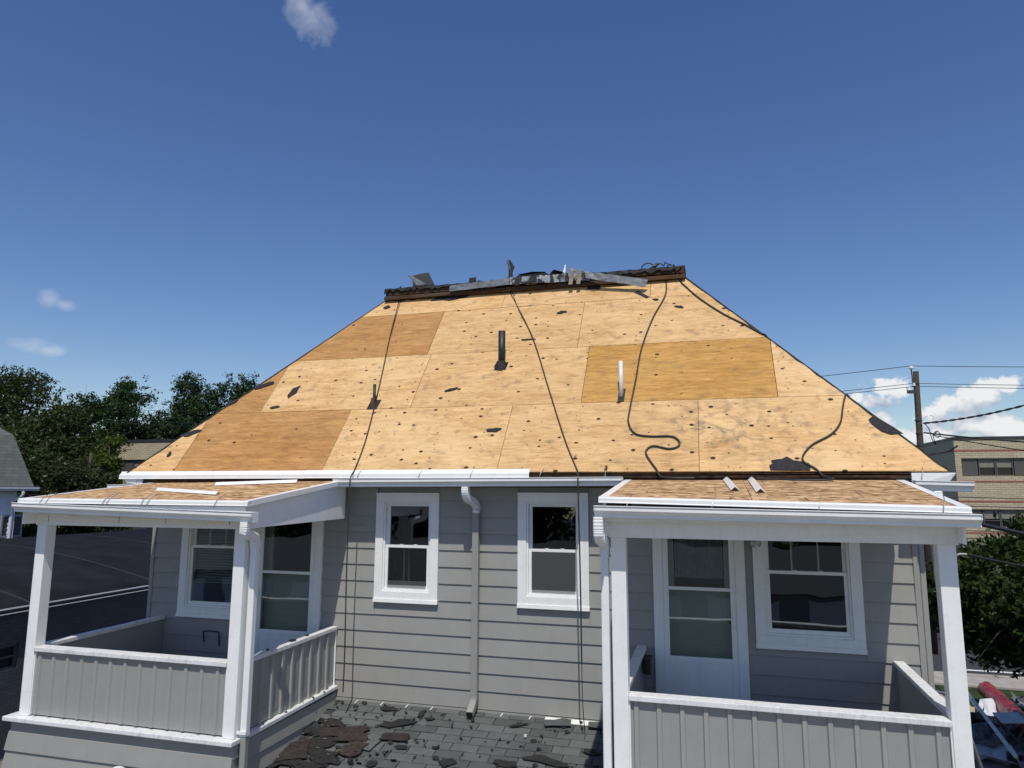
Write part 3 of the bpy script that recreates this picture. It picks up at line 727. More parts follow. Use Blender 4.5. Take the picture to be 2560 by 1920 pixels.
# --- porches
POST = .13
def porch(px0, px1, rx0, rx1, zfl, zfr, ztl, ztr, label, ribside, osb, seams):
    FY = 6.40
    pz = -.41
    po = mk('porch', geo(box(px0 + .03, px1 - .03, FY + .06, WY - .02, -2.36, -2.30)), 'metal_grey', HOUSE, label=label)
    # posts
    for x in (px0, px1 - POST):
        mk('post', box(x, x + POST, FY, FY + POST, -2.44, pz), 'white_trim', po, bevel=.006)
    # beam, soffit
    mk('beam', box(px0 - .02, px1 + .02, FY - .006, FY + POST + .006, pz, -.20), 'white_trim', po, bevel=.004)
    mk('ceiling', box(px0 + .02, px1 - .02, FY + POST + .01, WY - .03, -.30, -.285), 'white_trim', po)
    mk('eave_soffit', box(rx0 + .03, rx1 - .03, 6.235, FY - .008, -.262, -.25), 'white_trim', po)
    mk('fascia', box(rx0 + .02, rx1 - .02, 6.215, 6.235, -.262, min(zfl, zfr) - .05), 'white_trim', po)
    # roof deck boards
    y0, y1 = 6.20, 8.125
    def rz(x, y):
        u = (x - rx0) / (rx1 - rx0); v = (y - y0) / (y1 - y0)
        return (zfl + (zfr - zfl) * u) * (1 - v) + (ztl + (ztr - ztl) * u) * v
    xs = [rx0] + seams + [rx1]
    for a, b in zip(xs, xs[1:]):
        a2 = a + (.002 if a != rx0 else 0); b2 = b - (.002 if b != rx1 else 0); h = random.uniform(0, .0015)
        mk('roof_board', hexa([(a2, y0, rz(a2, y0) - .018), (b2, y0, rz(b2, y0) - .018), (b2, y1, rz(b2, y1) - .018), (a2, y1, rz(a2, y1) - .018), (a2, y0, rz(a2, y0) + h), (b2, y0, rz(b2, y0) + h), (b2, y1, rz(b2, y1) + h), (a2, y1, rz(a2, y1) + h)]), osb, po)
    # side rake panels
    for x, s in ((rx0 + .02, -1), (rx1 - .02, 1)):
        xa, xb = (x, x + .02) if s < 0 else (x - .02, x)
        f0, t0 = rz(x, y0) - .02, rz(x, y1) - .02
        mk('rake_panel', hexa([(xa, 6.236, -.395), (xb, 6.236, -.395), (xb, 8.23, -.365), (xa, 8.23, -.365), (xa, 6.236, f0), (xb, 6.236, f0), (xb, 8.23, t0 - .0), (xa, 8.23, t0 - .0)]), 'white_trim', po, bevel=.002)
        mk('rake_panel', hexa([(xa + s * .006, 6.24, f0 - .10), (xb + s * .006, 6.24, f0 - .10), (xb + s * .006, 8.1, t0 - .085), (xa + s * .006, 8.1, t0 - .085), (xa + s * .006, 6.24, f0 - .002), (xb + s * .006, 6.24, f0 - .002), (xb + s * .006, 8.1, t0 - .002), (xa + s * .006, 8.1, t0 - .002)]), 'white_trim', po)
        # metal edge along the rake
        xo, xi = (rx0 - .014, rx0 + .06) if s < 0 else (rx1 + .014, rx1 - .06)
        V = [(xi, y0, rz(xi, y0) + .004), (xi, y1, rz(xi, y1) + .004), (xo, y1, rz(xo, y1) + .004), (xo, y0, rz(xo, y0) + .004), (xo, y1, rz(xo, y1) - .05), (xo, y0, rz(xo, y0) - .05)]
        mk('rake_edge', (V, [(0, 1, 2, 3), (3, 2, 4, 5)]), 'white_metal', po, solid=.003)
    drip(rx0 - .018, rx1 + .018, y0 + .002, zfl, zfr, .034, .05, .12, parent=po)
    # railings: cap, panel, ribs
    top = -1.72
    def rail_x(x0, x1, yc, outward):
        mk('handrail', box(x0, x1, yc - .075, yc + .065, top - .045, top), 'white_dirty', po, bevel=.005)
        mk('panel', box(x0, x1, yc - .025, yc + .03, -2.425, top - .046), 'metal_grey', po)
        x = x0 + .06
        while x < x1 - .03:
            prof = [(x - .026, yc - .0245), (x - .016, yc - .043), (x + .016, yc - .043), (x + .026, yc - .0245)]
            V = [(a, b, -2.422) for a, b in prof] + [(a, b, top - .047) for a, b in prof]
            mk('rib', (V, [(0, 1, 5, 4), (1, 2, 6, 5), (2, 3, 7, 6), (3, 0, 4, 7), (0, 3, 2, 1), (4, 5, 6, 7)]), 'rib_grey', po)
            x += .1905
        mk('panel_trim', box(x0 - .0, x0 + .012, yc - .05, yc - .026, -2.424, top - .047), 'white_trim', po)
        mk('panel_trim', box(x1 - .012, x1, yc - .05, yc - .026, -2.424, top - .047), 'white_trim', po)
    def rail_y(y0_, y1_, xc, sgn, ribs):
        mk('handrail', hexa([(xc - .05, y0_, top - .045), (xc + .05, y0_, top - .045), (xc + .05, y1_, top - .035), (xc - .05, y1_, top - .035), (xc - .05, y0_, top), (xc + .05, y0_, top), (xc + .05, y1_, top + .01), (xc - .05, y1_, top + .01)]), 'white_dirty', po, bevel=.005)
        mk('panel', box(xc - .022, xc + .022, y0_, y1_, -2.425, top - .046), 'metal_grey', po)
        if ribs:
            y = y0_ + .12
            while y < y1_ - .03:
                prof = [(xc + sgn * .0225, y - .026), (xc + sgn * .042, y - .016), (xc + sgn * .042, y + .016), (xc + sgn * .0225, y + .026)]
                V = [(a, b, -2.422) for a, b in prof] + [(a, b, top - .047) for a, b in prof]
                o = mk('rib', (V, [(0, 1, 5, 4), (1, 2, 6, 5), (2, 3, 7, 6), (3, 0, 4, 7), (0, 3, 2, 1), (4, 5, 6, 7)]), 'rib_grey', po); fix_normals(o)
                y += .1905
            mk('panel_trim', box(xc + sgn * .023, xc + sgn * .04, y1_ - .012, y1_, -2.424, top - .047) if sgn > 0 else box(xc - .04, xc - .023, y1_ - .012, y1_, -2.424, top - .047), 'white_trim', po)
    rail_x(px0 + POST + .001, px1 - POST - .001, FY + .06, -1)
    rail_y(FY + POST + .001, WY - .024, px0 + .055, -1, ribside < 0)
    rail_y(FY + POST + .001, WY - .024, px1 - .055, 1, ribside > 0)
    # sill ledge round the foot, with cladding under it
    mk('ledge', box(px0 - .14, px1 + .03, FY - .075, FY + .14, -2.488, -2.441), 'white_dirty', po, bevel=.008)
    mk('ledge', hexa([(px1 - .11, FY + .141, -2.488), (px1 + .03, FY + .141, -2.488), (px1 + .03, WY - .024, -2.46), (px1 - .11, WY - .024, -2.46), (px1 - .11, FY + .141, -2.441), (px1 + .03, FY + .141, -2.441), (px1 + .03, WY - .024, -2.415), (px1 - .11, WY - .024, -2.415)]), 'white_dirty', po, bevel=.008)
    mk('ledge', box(px0 - .03, px0 + .11, FY + .141, WY - .024, -2.488, -2.441), 'white_dirty', po, bevel=.008)
    mk('ledge_band', box(px0 - .09, px1 + .012, FY + .0, FY + .10, -2.62, -2.489), 'metal_grey', po)
    z = -2.605
    for i in range(4):
        f = i * .012
        mk('siding_board', hexa([(px0 - .12 - f, FY - .035, z - .19), (px1 + .0, FY - .035, z - .19), (px1 + .0, FY + .09, z - .19), (px0 - .12 - f, FY + .09, z - .19), (px0 - .10 - f, FY - .012, z), (px1 + .0, FY - .012, z), (px1 + .0, FY + .09, z), (px0 - .10 - f, FY + .09, z)]), 'siding_grey', po, bevel=.003)
        z -= .183
    z = -2.50
    for i in range(5):
        mk('siding_board', hexa([(px1 - .08, FY + .12, z - .19), (px1 + .022, FY + .12, z - .19), (px1 + .022, WY - .02, z - .19), (px1 - .08, WY - .02, z - .19), (px1 - .08, FY + .12, z), (px1 + .004, FY + .12, z), (px1 + .004, WY - .02, z), (px1 - .08, WY - .02, z)]), 'siding_grey', po, bevel=.003)
        z -= .187
    return po, rz
PL, rzL = porch(-7.364, -4.637, -7.42, -4.50, -.118, -.126, .078, .108, 'covered porch with bare board roof at the left end of the house', 1, 'osb', [-5.0])
PR, rzR = porch(-.898, 1.80, -.95, 1.85, -.060, -.118, .118, .116, 'covered porch with streaked board roof at the right end of the house', 0, 'osb_streaked', [.30])
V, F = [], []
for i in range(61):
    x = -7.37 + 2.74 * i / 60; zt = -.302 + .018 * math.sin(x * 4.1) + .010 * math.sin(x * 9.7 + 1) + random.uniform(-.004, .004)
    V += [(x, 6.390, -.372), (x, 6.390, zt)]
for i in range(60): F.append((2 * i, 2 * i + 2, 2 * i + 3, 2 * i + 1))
mk('pale_strip', (V, F), 'cream_strip', PL, label='ragged cream strip along the left porch beam', solid=.003)  # cream colour and wavy top edge give the beam its bright band
for x in (-7.2, -6.23, -5.62, -4.83): mk('strip_joint', box(x - .003, x + .003, 6.387, 6.389, -.37, -.30), 'steel_dark', PL)
gL = gutter(-7.40, -4.37, 6.213, -.157, -.226, 'white gutter sagging along the left porch eave')
gR = gutter(-.99, 1.90, 6.213, -.129, -.166, 'white gutter along the right porch eave')
for x in (-7.1, -6.25, -5.75, -4.85): hanger(gL, x, 6.20, -.165, -.115)
for x in (-7.02, -6.2, -5.68): hanger(gL, x, 6.20, -.17, -.118)
for x in (-.72, -.02, .80, 1.68): hanger(gR, x, 6.20, -.14, -.09)

# downspouts
SQ = [(1, .75), (.8, 1), (-.8, 1), (-1, .75), (-1, -.75), (-.8, -1), (.8, -1), (1, -.75)]
def corrugate(P, k=10):
    return smooth_path(P, k)
def elbow(name, P, r, mat, parent):
    path = smooth_path(P, 9); V, F = [], []
    m = len(path)
    gs = []
    t = tube(path, r, prof=SQ)
    # pinch every other ring so the bend looks crimped
    V = [list(v) for v in t[0]]; n = len(SQ)
    for i in range(m):
        c = np.mean([V[i * n + j] for j in range(n)], axis=0)
        f = 1.0 if i % 2 == 0 else .93
        for j in range(n): V[i * n + j] = tuple(c + (np.array(V[i * n + j]) - c) * f)
    return mk(name, (V, t[1]), mat, parent)
ds = mk('downspout', geo(box(-2.842, -2.762, 8.305, 8.375, -2.40, -.22)), 'metal_grey', HOUSE, bevel=.006, label='grey downspout down the middle of the front wall')
elbow('elbow', [(-2.835, 8.03, .04), (-2.835, 8.03, -.03), (-2.83, 8.09, -.10), (-2.81, 8.24, -.145), (-2.802, 8.34, -.20), (-2.802, 8.34, -.28)], .043, 'white_metal', ds)
elbow('elbow', [(-2.802, 8.34, -2.36), (-2.802, 8.335, -2.43), (-2.802, 8.27, -2.50), (-2.80, 8.17, -2.555)], .043, 'metal_grey', ds)
mk('outlet', tube([(-2.80, 8.178, -2.55), (-2.80, 8.164, -2.558)], .036, prof=SQ), 'black_plastic', ds)
dl = mk('downspout', geo(box(-4.612, -4.542, 6.455, 6.525, -2.43, -.55)), 'white_metal', HOUSE, bevel=.008, label='white downspout beside the right post of the left porch')
elbow('elbow', [(-4.47, 6.16, -.32), (-4.47, 6.16, -.39), (-4.485, 6.19, -.44), (-4.54, 6.38, -.47), (-4.575, 6.47, -.51), (-4.577, 6.49, -.60)], .043, 'white_metal', dl)
mk('strap', box(-4.69, -4.535, 6.44, 6.452, -2.40, -2.37), 'white_metal', dl)
mk('lower_section', box(-4.608, -4.546, 6.459, 6.521, -4.5, -2.431), 'metal_grey', dl, bevel=.008)
dr = mk('downspout', geo(box(-.995, -.925, 6.43, 6.50, -3.2, -.50)), 'white_metal', HOUSE, bevel=.008, label='white downspout beside the left post of the right porch')
for xx in (-.98, -.96, -.94): mk('flute', box(xx - .004, xx + .004, 6.4275, 6.4302, -3.2, -.52), 'white_metal', dr)
elbow('elbow', [(-.965, 6.16, -.22), (-.965, 6.16, -.33), (-.963, 6.19, -.40), (-.96, 6.38, -.45), (-.96, 6.46, -.50), (-.96, 6.465, -.58)], .043, 'white_metal', dr)
dc = mk('downspout', box(2.02, 2.075, 8.43, 8.49, GZ + .1, -.1), 'metal_grey', HOUSE, bevel=.008, label='grey downspout at the right corner of the house')
elbow('elbow', [(2.13, 8.03, .02), (2.13, 8.03, -.06), (2.12, 8.12, -.13), (2.07, 8.40, -.19), (2.065, 8.455, -.26)], .043, 'white_metal', dc)

# vent pipes through the deck
def roof_hole(x, s, w_, l_, parent):
    mk('roof_hole', ([RP(x - w_, s - .02, .004), RP(x + w_, s - .02, .004), RP(x + w_ * 1.2, s + l_, .004), RP(x - w_ * .9, s + l_ * .9, .004)], [(0, 1, 2, 3)]), 'black_tar', parent, solid=.004)
def pipe(x, s, r, h, mat, label, hole=(.07, .16), cut=None):
    b = RP(x, s, -.05); P = [(b[0], b[1] + r, b[2]), (b[0], b[1] + r, b[2] + h + .05)]
    p_ = mk('vent_pipe', tube([P[0], P[1]], r, 14), mat, HOUSE, label=label, smooth=False)
    for pl in p_.data.polygons[:14]: pl.use_smooth = True
    roof_hole(x, s, hole[0], hole[1], p_)
    return p_
v1 = pipe(-2.80, 1.87, .050, .54, 'black_pipe', 'thick black vent pipe standing out of the plywood roof', (.085, .14))
V, F = [], []
for i in range(11):     # crumpled boot at its foot
    a = 2 * math.pi * i / 10; rr = .058; ro = .09 + random.uniform(-.01, .012)
    b = RP(-2.80, 1.90); V += [(b[0] + rr * math.cos(a), b[1] + .04 + rr * math.sin(a), b[2] + .10), RP(-2.80 + ro * math.cos(a), 1.93 + ro * math.sin(a), .008)]
for i in range(10): F.append((2 * i, 2 * i + 1, 2 * i + 3, 2 * i + 2))
mk('boot', (V, F), 'black_tar', v1, solid=.004)
pipe(-1.085, 1.16, .027, .50, 'white_pipe', 'slim white vent pipe standing on the golden plywood sheet', (.04, .22))
v3 = pipe(-4.50, 1.155, .022, .33, 'black_pipe', 'short black iron vent pipe low on the left of the roof', (.075, .17))
mk('collar', tube([(-4.50, RP(0, 1.155)[1] + .02, RP(0, 1.155)[2] - .02), (-4.50, RP(0, 1.155)[1] + .02, RP(0, 1.155)[2] + .15)], .027, 12), 'rust_pipe', v3)

# small fixtures on the porches
gb = mk('porch_light', geo(tube([(.41, 8.385, -.50), (.41, 8.35, -.50), (.41, 8.30, -.49), (.41, 8.28, -.50)], .038, 12)), 'steel_dark', HOUSE)
V, F = [], []
for i in range(9):
    th = math.pi * i / 8
    for j in range(16): V.append((.41 + .055 * math.sin(th) * math.cos(j * math.pi / 8), 8.27 + .055 * math.sin(th) * math.sin(j * math.pi / 8), -.555 + .055 * math.cos(th)))
for i in range(8):
    for j in range(16): F.append((i * 16 + j, i * 16 + (j + 1) % 16, i * 16 + 16 + (j + 1) % 16, i * 16 + 16 + j))
mk('globe', (V, F), 'globe_glass', gb, smooth=True)
ins = mk('wire_insulator', tube([(-7.43, 6.46, -.37), (-7.43, 6.46, -.345), (-7.43, 6.46, -.343), (-7.43, 6.46, -.325), (-7.43, 6.46, -.323), (-7.43, 6.46, -.29)], .03, 12), 'insulator', HOUSE)
mk('bracket', tube([(-7.37, 6.46, -.33), (-7.43, 6.46, -.33)], .006, 6), 'wire_steel', ins)
mk('wall_hook', tube(smooth_path([(-6.62, WY - .02, -2.02), (-6.62, WY - .04, -1.90), (-6.60, WY - .05, -1.87), (-6.40, WY - .05, -1.87), (-6.38, WY - .04, -1.90), (-6.38, WY - .02, -2.05)], 3), .008, 6), 'black_plastic', HOUSE)
mb = mk('mail_box', box(-.805, -.72, 8.05, 8.26, -1.95, -1.80), 'black_plastic', None, 'black box hung inside the rail left of the right storm door', 'box', bevel=.02)
mk('lid', box(-.81, -.715, 8.04, 8.27, -1.798, -1.785), 'black_plastic', mb, bevel=.004)
# conduits and wires at the right corner
for i, dx in enumerate((0, .03)):
    mk('conduit', tube(smooth_path([(2.14 + dx, 8.45, -.05), (2.15 + dx, 8.46, -.6), (2.19 + dx * 1.4, 8.47, -1.4), (2.20 + dx, 8.48, -2.4), (2.20 + dx, 8.48, -4.5)], 4), .008, 6), 'wire_steel', HOUSE)
# wire bracket shadowed on the wall by the left porch
mk('wall_clip', geo(box(-4.545, -4.36, WY - .024, WY - .018, -.452, -.446)), 'wire_steel', HOUSE)

# ------------------------------------------------------------------ ropes and hoses on the roof
def on_roof(L, h): return [RP(x, s, h) for x, s in L]
r1 = [(-4.86, 10.40, 3.31)] + on_roof([(-4.90, 3.76), (-4.76, 2.845), (-4.545, 1.655), (-4.38, .6), (-4.345, .09)], .012) + [(-4.33, 8.03, .19), (-4.312, 7.955, .13), (-4.31, 7.94, .0), (-4.312, 7.945, -1.0), (-4.30, 7.95, -1.9), (-4.292, 7.93, -2.36)]
mk('rope', tube(smooth_path(r1, 6), .0085, 6), 'rope_dark', None, 'dark rope hanging down the left of the plywood roof past the gutter', 'rope')
r1b = [(-4.845, 10.40, 3.30)] + on_roof([(-4.875, 3.76), (-4.765, 2.95), (-4.70, 2.5)], .012)
mk('rope', tube(smooth_path(r1b, 5), .006, 6), 'rope_dark', None, 'short doubled strand of rope at the upper left of the roof', 'rope')
r2 = [(-3.02, 10.40, 3.32)] + on_roof([(-3.03, 3.80), (-2.46, 2.586), (-2.045, 1.43), (-1.715, .508), (-1.51, .02)], .012) + [(-1.49, 8.03, .19), (-1.472, 7.955, .14), (-1.47, 7.94, .02), (-1.455, 7.945, -1.0), (-1.45, 7.95, -1.842)]
mk('rope', tube(smooth_path(r2, 6), .0085, 6), 'rope_dark', None, 'dark rope crossing the middle of the plywood roof and hanging by the window', 'rope')
mk('rope', tube(smooth_path([(-1.45, 7.95, -1.84), (-1.452, 8.0, -2.3), (-1.46, 8.15, -2.60), (-1.48, 8.24, -2.598)], 5), .005, 6), 'rope_dark', None, 'thin rope tail reaching the grey shingles under the right middle window', 'rope')
mk('rope', tube(smooth_path([(-3.00, 10.41, 3.31)] + on_roof([(-2.99, 3.8), (-2.75, 3.2), (-2.47, 2.62)], .012), 5), .006, 6), 'rope_dark', None, 'second thin rope strand beside the middle rope near the ridge', 'rope')
h3 = [(-.50, 10.52, 3.34), (-.545, 10.40, 3.30)] + on_roof([(-.575, 3.72), (-.584, 3.335), (-.745, 2.8), (-.871, 2.149), (-.915, 1.548), (-.964, .958), (-.964, .759), (-.878, .58), (-.698, .531), (-.47, .526), (-.376, .458), (-.375, .371), (-.483, .33), (-.656, .376), (-.738, .305), (-.713, .198), (-.614, .02)], .016) + [(-.56, 8.03, .155), (-.40, 7.98, .135), (-.2, 8.0, .135)]
mk('air_hose', tube(smooth_path(h3, 7), .0105, 8), 'hose_black', None, 'black air hose winding down the right of the roof in an S bend', 'hose', smooth=True)
h4 = [(-.47, 10.50, 3.33), (-.45, 10.40, 3.29)] + on_roof([(-.38, 3.70), (-.337, 3.6), (-.112, 3.223), (.19, 2.831), (.475, 2.546), (.66, 2.345)], .014) + [(.71, 9.58, 2.005), (.80, 9.68, 1.90), (1.0, 9.85, 1.67), (1.3, 10.1, 1.32)]
mk('air_hose', tube(smooth_path(h4, 6), .0105, 8), 'hose_black', None, 'black air hose running from the ridge to the right hip', 'hose', smooth=True)
h5 = [(1.85, 9.2, .70), (1.62, 8.98, .965), (1.515, 8.86, 1.10)] + on_roof([(1.47, 1.08), (1.424, .908), (1.368, .69), (1.25, .515), (1.044, .367), (.933, .213), (.931, .114), (1.03, .025)], .016) + [(1.10, 8.06, .16), (1.18, 7.97, .13), (1.10, 7.85, .115), (.85, 7.86, .115), (.60, 7.95, .127), (.43, 8.0, .133)]
mk('air_hose', tube(smooth_path(h5, 7), .0105, 8), 'hose_black', None, 'black air hose curling over the right hip down onto the right porch roof', 'hose', smooth=True)

# ------------------------------------------------------------------ roof scraps and ridge debris
def outline(n, rx, ry, jag, rot=0):
    P = []
    for i in range(n):
        a = 2 * math.pi * i / n; f = 1 + random.uniform(-jag, jag)
        x, y = rx * math.cos(a) * f, ry * math.sin(a) * f
        P.append((x * math.cos(rot) - y * math.sin(rot), x * math.sin(rot) + y * math.cos(rot)))
    return P
def quad_outline(rx, ry, jag, rot=0):
    P = []
    c = [(-1, -1), (1, -1), (1, 1), (-1, 1)]
    for i in range(4):
        a, b = c[i], c[(i + 1) % 4]
        for t in (0, .33, .66):
            x = (a[0] + (b[0] - a[0]) * t) * rx + random.uniform(-jag, jag) * rx; y = (a[1] + (b[1] - a[1]) * t) * ry + random.uniform(-jag, jag) * ry
            P.append((x * math.cos(rot) - y * math.sin(rot), x * math.sin(rot) + y * math.cos(rot)))
    return P
def scrap(plane, x, s, P, mat, label, group=None, lift=.006, curl=.01, cat='scrap', name='felt_scrap', thick=.004):
    V = []; n = len(P)
    for f, hh in ((1, curl), (.55, curl * .35)):
        for (a, b) in P: V.append(plane(x + a * f, s + b * f, lift + hh * random.uniform(.0, 1)))
    V.append(plane(x, s, lift))
    F = [(i, (i + 1) % n, n + (i + 1) % n, n + i) for i in range(n)] + [(n + i, n + (i + 1) % n, 2 * n) for i in range(n)]
    return mk(name, (V, F), mat, None, label, cat, group, solid=thick)
MR = lambda x, s, h: RP(x, s, h)
G1 = 'felt scraps left on the plywood roof'
for x, s, rx, ry, rot, lab in ((-5.06, 3.55, .07, .035, .3, 'torn felt scrap high on the left beside the ridge'), (-5.90, 1.55, .055, .13, -.4, 'upright torn felt scrap on the left plywood sheet'),
                               (-6.07, 1.235, .07, .03, 0, 'small flat felt scrap below the upright one on the left sheet'), (-7.34, .34, .03, .06, .2, 'small felt scrap near the lower left corner of the roof'),
                               (-6.50, 1.72, .16, .05, .35, 'jagged felt scrap on the left hip edge'), (-3.42, 1.48, .10, .022, .3, 'thin felt sliver on the plywood below the thick vent pipe'),
                               (-2.66, .69, .11, .035, .05, 'leaf shaped felt scrap in the middle of the lowest plywood row'), (-6.85, 1.37, .10, .04, .5, 'felt scrap curled on the left hip midway up'), (-7.22, .74, .14, .05, .4, 'felt scrap on the lower left hip'),
                               (-.39, 3.05, .07, .025, -.3, 'dark splinter of felt below the right end of the ridge'), (-2.08, 3.10, .07, .03, .2, 'small felt flake right of the middle rope near the ridge'), (-2.50, 2.49, .11, .012, 0, 'thin felt strip touching the middle rope'), (-.72, 3.26, .045, .02, -.3, 'tiny felt flake under the loose flashing')):
    scrap(MR, x, s, outline(11, rx, ry, .28, rot), 'black_felt', lab, G1)
def scaled(P, k): return [(x * k, y * k) for x, y in P]
scrap(MR, .79, .07, scaled([(-.27, -.08), (.25, -.085), (.26, .02), (.24, .05), (.12, .085), (.05, .10), (-.03, .17), (-.10, .13), (-.16, .12), (-.25, .10), (-.23, .04), (-.28, .01)], .76), 'black_felt', 'large torn felt patch at the eave above the right porch', G1, curl=.005)
scrap(MR, 1.80, .62, scaled([(-.17, .14), (-.14, .05), (-.10, -.01), (-.05, -.08), (.05, -.14), (.12, -.13), (.20, -.13), (.10, -.0), (.03, .08), (-.04, .16), (-.12, .19)], .82), 'black_felt', 'torn felt patch on the right hip of the roof', G1, curl=.004)
scrap(MR, -4.0, 3.70, [(-.32, -.06), (-.1, -.06), (.02, -.09), (.3, -.02), (.35, .08), (-.2, .09)], 'black_felt', 'torn felt hanging below the left flashing strip at the ridge', G1, curl=.005)
scrap(MR, -1.66, 3.70, [(-.1, -.05), (.02, -.06), (.09, -.09), (.1, .08), (-.1, .08)], 'black_felt', 'small felt tongue below the ridge near the two straps', G1, curl=.005)

def strip(name, pts_t, pts_b, y0, y1, mat, label):
    n = len(pts_t); V = []
    for (a, b) in zip(pts_t, pts_b):
        V += [(a[0], a[2] if len(a) > 2 else y0, a[1]), (b[0], b[2] if len(b) > 2 else y0, b[1])]
    F = [(2 * i, 2 * i + 1, 2 * i + 3, 2 * i + 2) for i in range(n - 1)]
    return mk(name, (V, F), mat, None, label, 'flashing', 'metal flashing strips torn from the ridge', solid=.005)
def wob(x0, x1, z0, z1, n, a, y0, y1=None):
    y1 = y0 if y1 is None else y1
    return [(x0 + (x1 - x0) * i / n, z0 + (z1 - z0) * i / n + random.uniform(-a, a), y0 + (y1 - y0) * i / n + random.uniform(-.004, .004)) for i in range(n + 1)]
strip('flashing_strip', wob(-3.98, -2.98, 3.245, 3.298, 8, .003, 10.37), wob(-3.975, -2.98, 3.142, 3.185, 8, .003, 10.35), 0, 0, 'flashing_grey', 'grey metal flashing strip on the left half of the ridge')
strip('flashing_strip', wob(-2.97, -1.70, 3.30, 3.288, 12, .004, 10.36), wob(-2.97, -1.70, 3.183, 3.150, 12, .004, 10.345), 0, 0, 'flashing_tarred', 'pale flashing strip blotched with black tar at the middle of the ridge')
strip('flashing_strip', wob(-1.78, -.825, 3.295, 3.075, 9, .002, 10.33, 10.27), wob(-1.76, -.872, 3.178, 2.957, 9, .002, 10.31, 10.25), 0, 0, 'flashing_grey', 'loose grey flashing strip slanting down off the ridge')
scrap(lambda x, s, h: RP(x, s, h), -.93, 3.41, [(-.11, .07), (.08, -.1), (.12, -.07), (-.05, .1)], 'black_felt', 'narrow felt strip lying under the loose flashing end', G1, curl=.003)
# upturned shingle slab at the left of the ridge
def slab(name, pts, th, mat, label, group='shingle debris on the ridge'):
    P = [Vector(p) for p in pts]; nrm = (P[1] - P[0]).cross(P[2] - P[0]).normalized() * th; n = len(P)
    V = [tuple(p) for p in P] + [tuple(p + nrm) for p in P]
    F = [tuple(range(n)), tuple(range(n, 2 * n))[::-1]] + [(i, n + i, n + (i + 1) % n, (i + 1) % n) for i in range(n)]
    o = mk(name, (V, F), mat, None, label, 'debris', group, bevel=.003); fix_normals(o); return o
slab('shingle_slab', [(-4.66, 10.50, 3.30), (-4.29, 10.50, 3.315), (-4.44, 10.60, 3.565), (-4.60, 10.60, 3.55), (-4.74, 10.58, 3.52)], .018, 'shingle_dark', 'upturned dark shingle slab leaning on the left of the ridge')
slab('shingle_slab', [(-4.56, 10.40, 3.30), (-4.40, 10.40, 3.312), (-4.68, 10.44, 3.49), (-4.75, 10.44, 3.50)], .008, 'flashing_grey', 'thin grey strip propped against the upturned slab on the ridge')
slab('shingle_slab', [(-3.675, 10.45, 3.30), (-3.56, 10.45, 3.305), (-3.56, 10.46, 3.375), (-3.672, 10.46, 3.37)], .02, 'black_tar', 'little square black block on the ridge left of centre')
slab('shingle_slab', [(-3.01, 10.45, 3.30), (-2.945, 10.45, 3.31), (-2.955, 10.47, 3.42), (-2.925, 10.48, 3.50), (-2.99, 10.5, 3.61), (-3.035, 10.5, 3.635), (-3.05, 10.5, 3.60), (-3.015, 10.47, 3.47)], .03, 'black_tar', 'jagged upright shingle shard standing at the middle of the ridge')
slab('shingle_slab', [(-3.045, 10.44, 3.635), (-3.015, 10.44, 3.60), (-2.985, 10.44, 3.47), (-3.005, 10.44, 3.465)], .006, 'flashing_grey', 'pale sliver along the edge of the upright shard')
slab('shingle_slab', [(-2.88, 10.46, 3.30), (-2.42, 10.46, 3.315), (-2.41, 10.72, 3.36), (-2.86, 10.72, 3.345)], .05, 'shingle_dark', 'thick stack of dark shingles lying right of the upright shard')
slab('shingle_slab', [(-2.87, 10.47, 3.375), (-2.64, 10.47, 3.40), (-2.43, 10.47, 3.385), (-2.44, 10.75, 3.42), (-2.86, 10.75, 3.42)], .022, 'shingle_dark', 'top shingle of the stack on the ridge')
slab('shingle_slab', [(-2.38, 10.46, 3.31), (-2.29, 10.46, 3.40), (-2.12, 10.46, 3.345), (-2.11, 10.60, 3.38), (-2.28, 10.60, 3.44)], .03, 'ridge_wood', 'folded rust brown shingle piece on the ridge')
slab('shingle_slab', [(-2.145, 10.47, 3.34), (-2.105, 10.47, 3.33), (-2.10, 10.49, 3.47), (-2.115, 10.49, 3.48)], .004, 'white_metal', 'thin white metal sliver standing on the ridge')
for k_, (x, lab) in enumerate(((-1.985, 'left tan strap bent over the ridge'), (-1.865, 'right tan strap bent over the ridge'))):
    V = []
    path = [(x - .055 + .03 * k_, 10.62, 3.455 - .03 * k_), (x - .015, 10.55, 3.40), (x + .015, 10.46, 3.335), (x + .015, 10.335, 3.318), (x + .0, 10.33, 3.20), (x - .012, 10.31, 3.10)]
    for p in path: V += [(p[0] - .030, p[1], p[2]), (p[0] + .030, p[1], p[2] - .002)]
    mk('strap', (V, [(2 * i, 2 * i + 2, 2 * i + 3, 2 * i + 1) for i in range(5)]), 'strap_tan' , None, lab, 'strap', 'metal straps over the ridge', solid=.004)
lp = smooth_path([(-.945, 10.50, 3.32), (-.90, 10.50, 3.38), (-.83, 10.50, 3.395), (-.765, 10.50, 3.36), (-.745, 10.50, 3.32), (-.70, 10.5, 3.35), (-.66, 10.50, 3.375), (-.61, 10.50, 3.34), (-.59, 10.50, 3.385), (-.55, 10.5, 3.36), (-.50, 10.5, 3.34)], 5)
mk('cable', tube(lp, .009, 6), 'cable', None, 'looped black cable at the right end of the ridge', 'cable', smooth=True)
slab('hose_coupling', [(-.78, 10.47, 3.31), (-.72, 10.47, 3.315), (-.69, 10.48, 3.37), (-.745, 10.48, 3.355)], .04, 'steel_dark', 'dark hose coupling among the loops at the right end of the ridge')

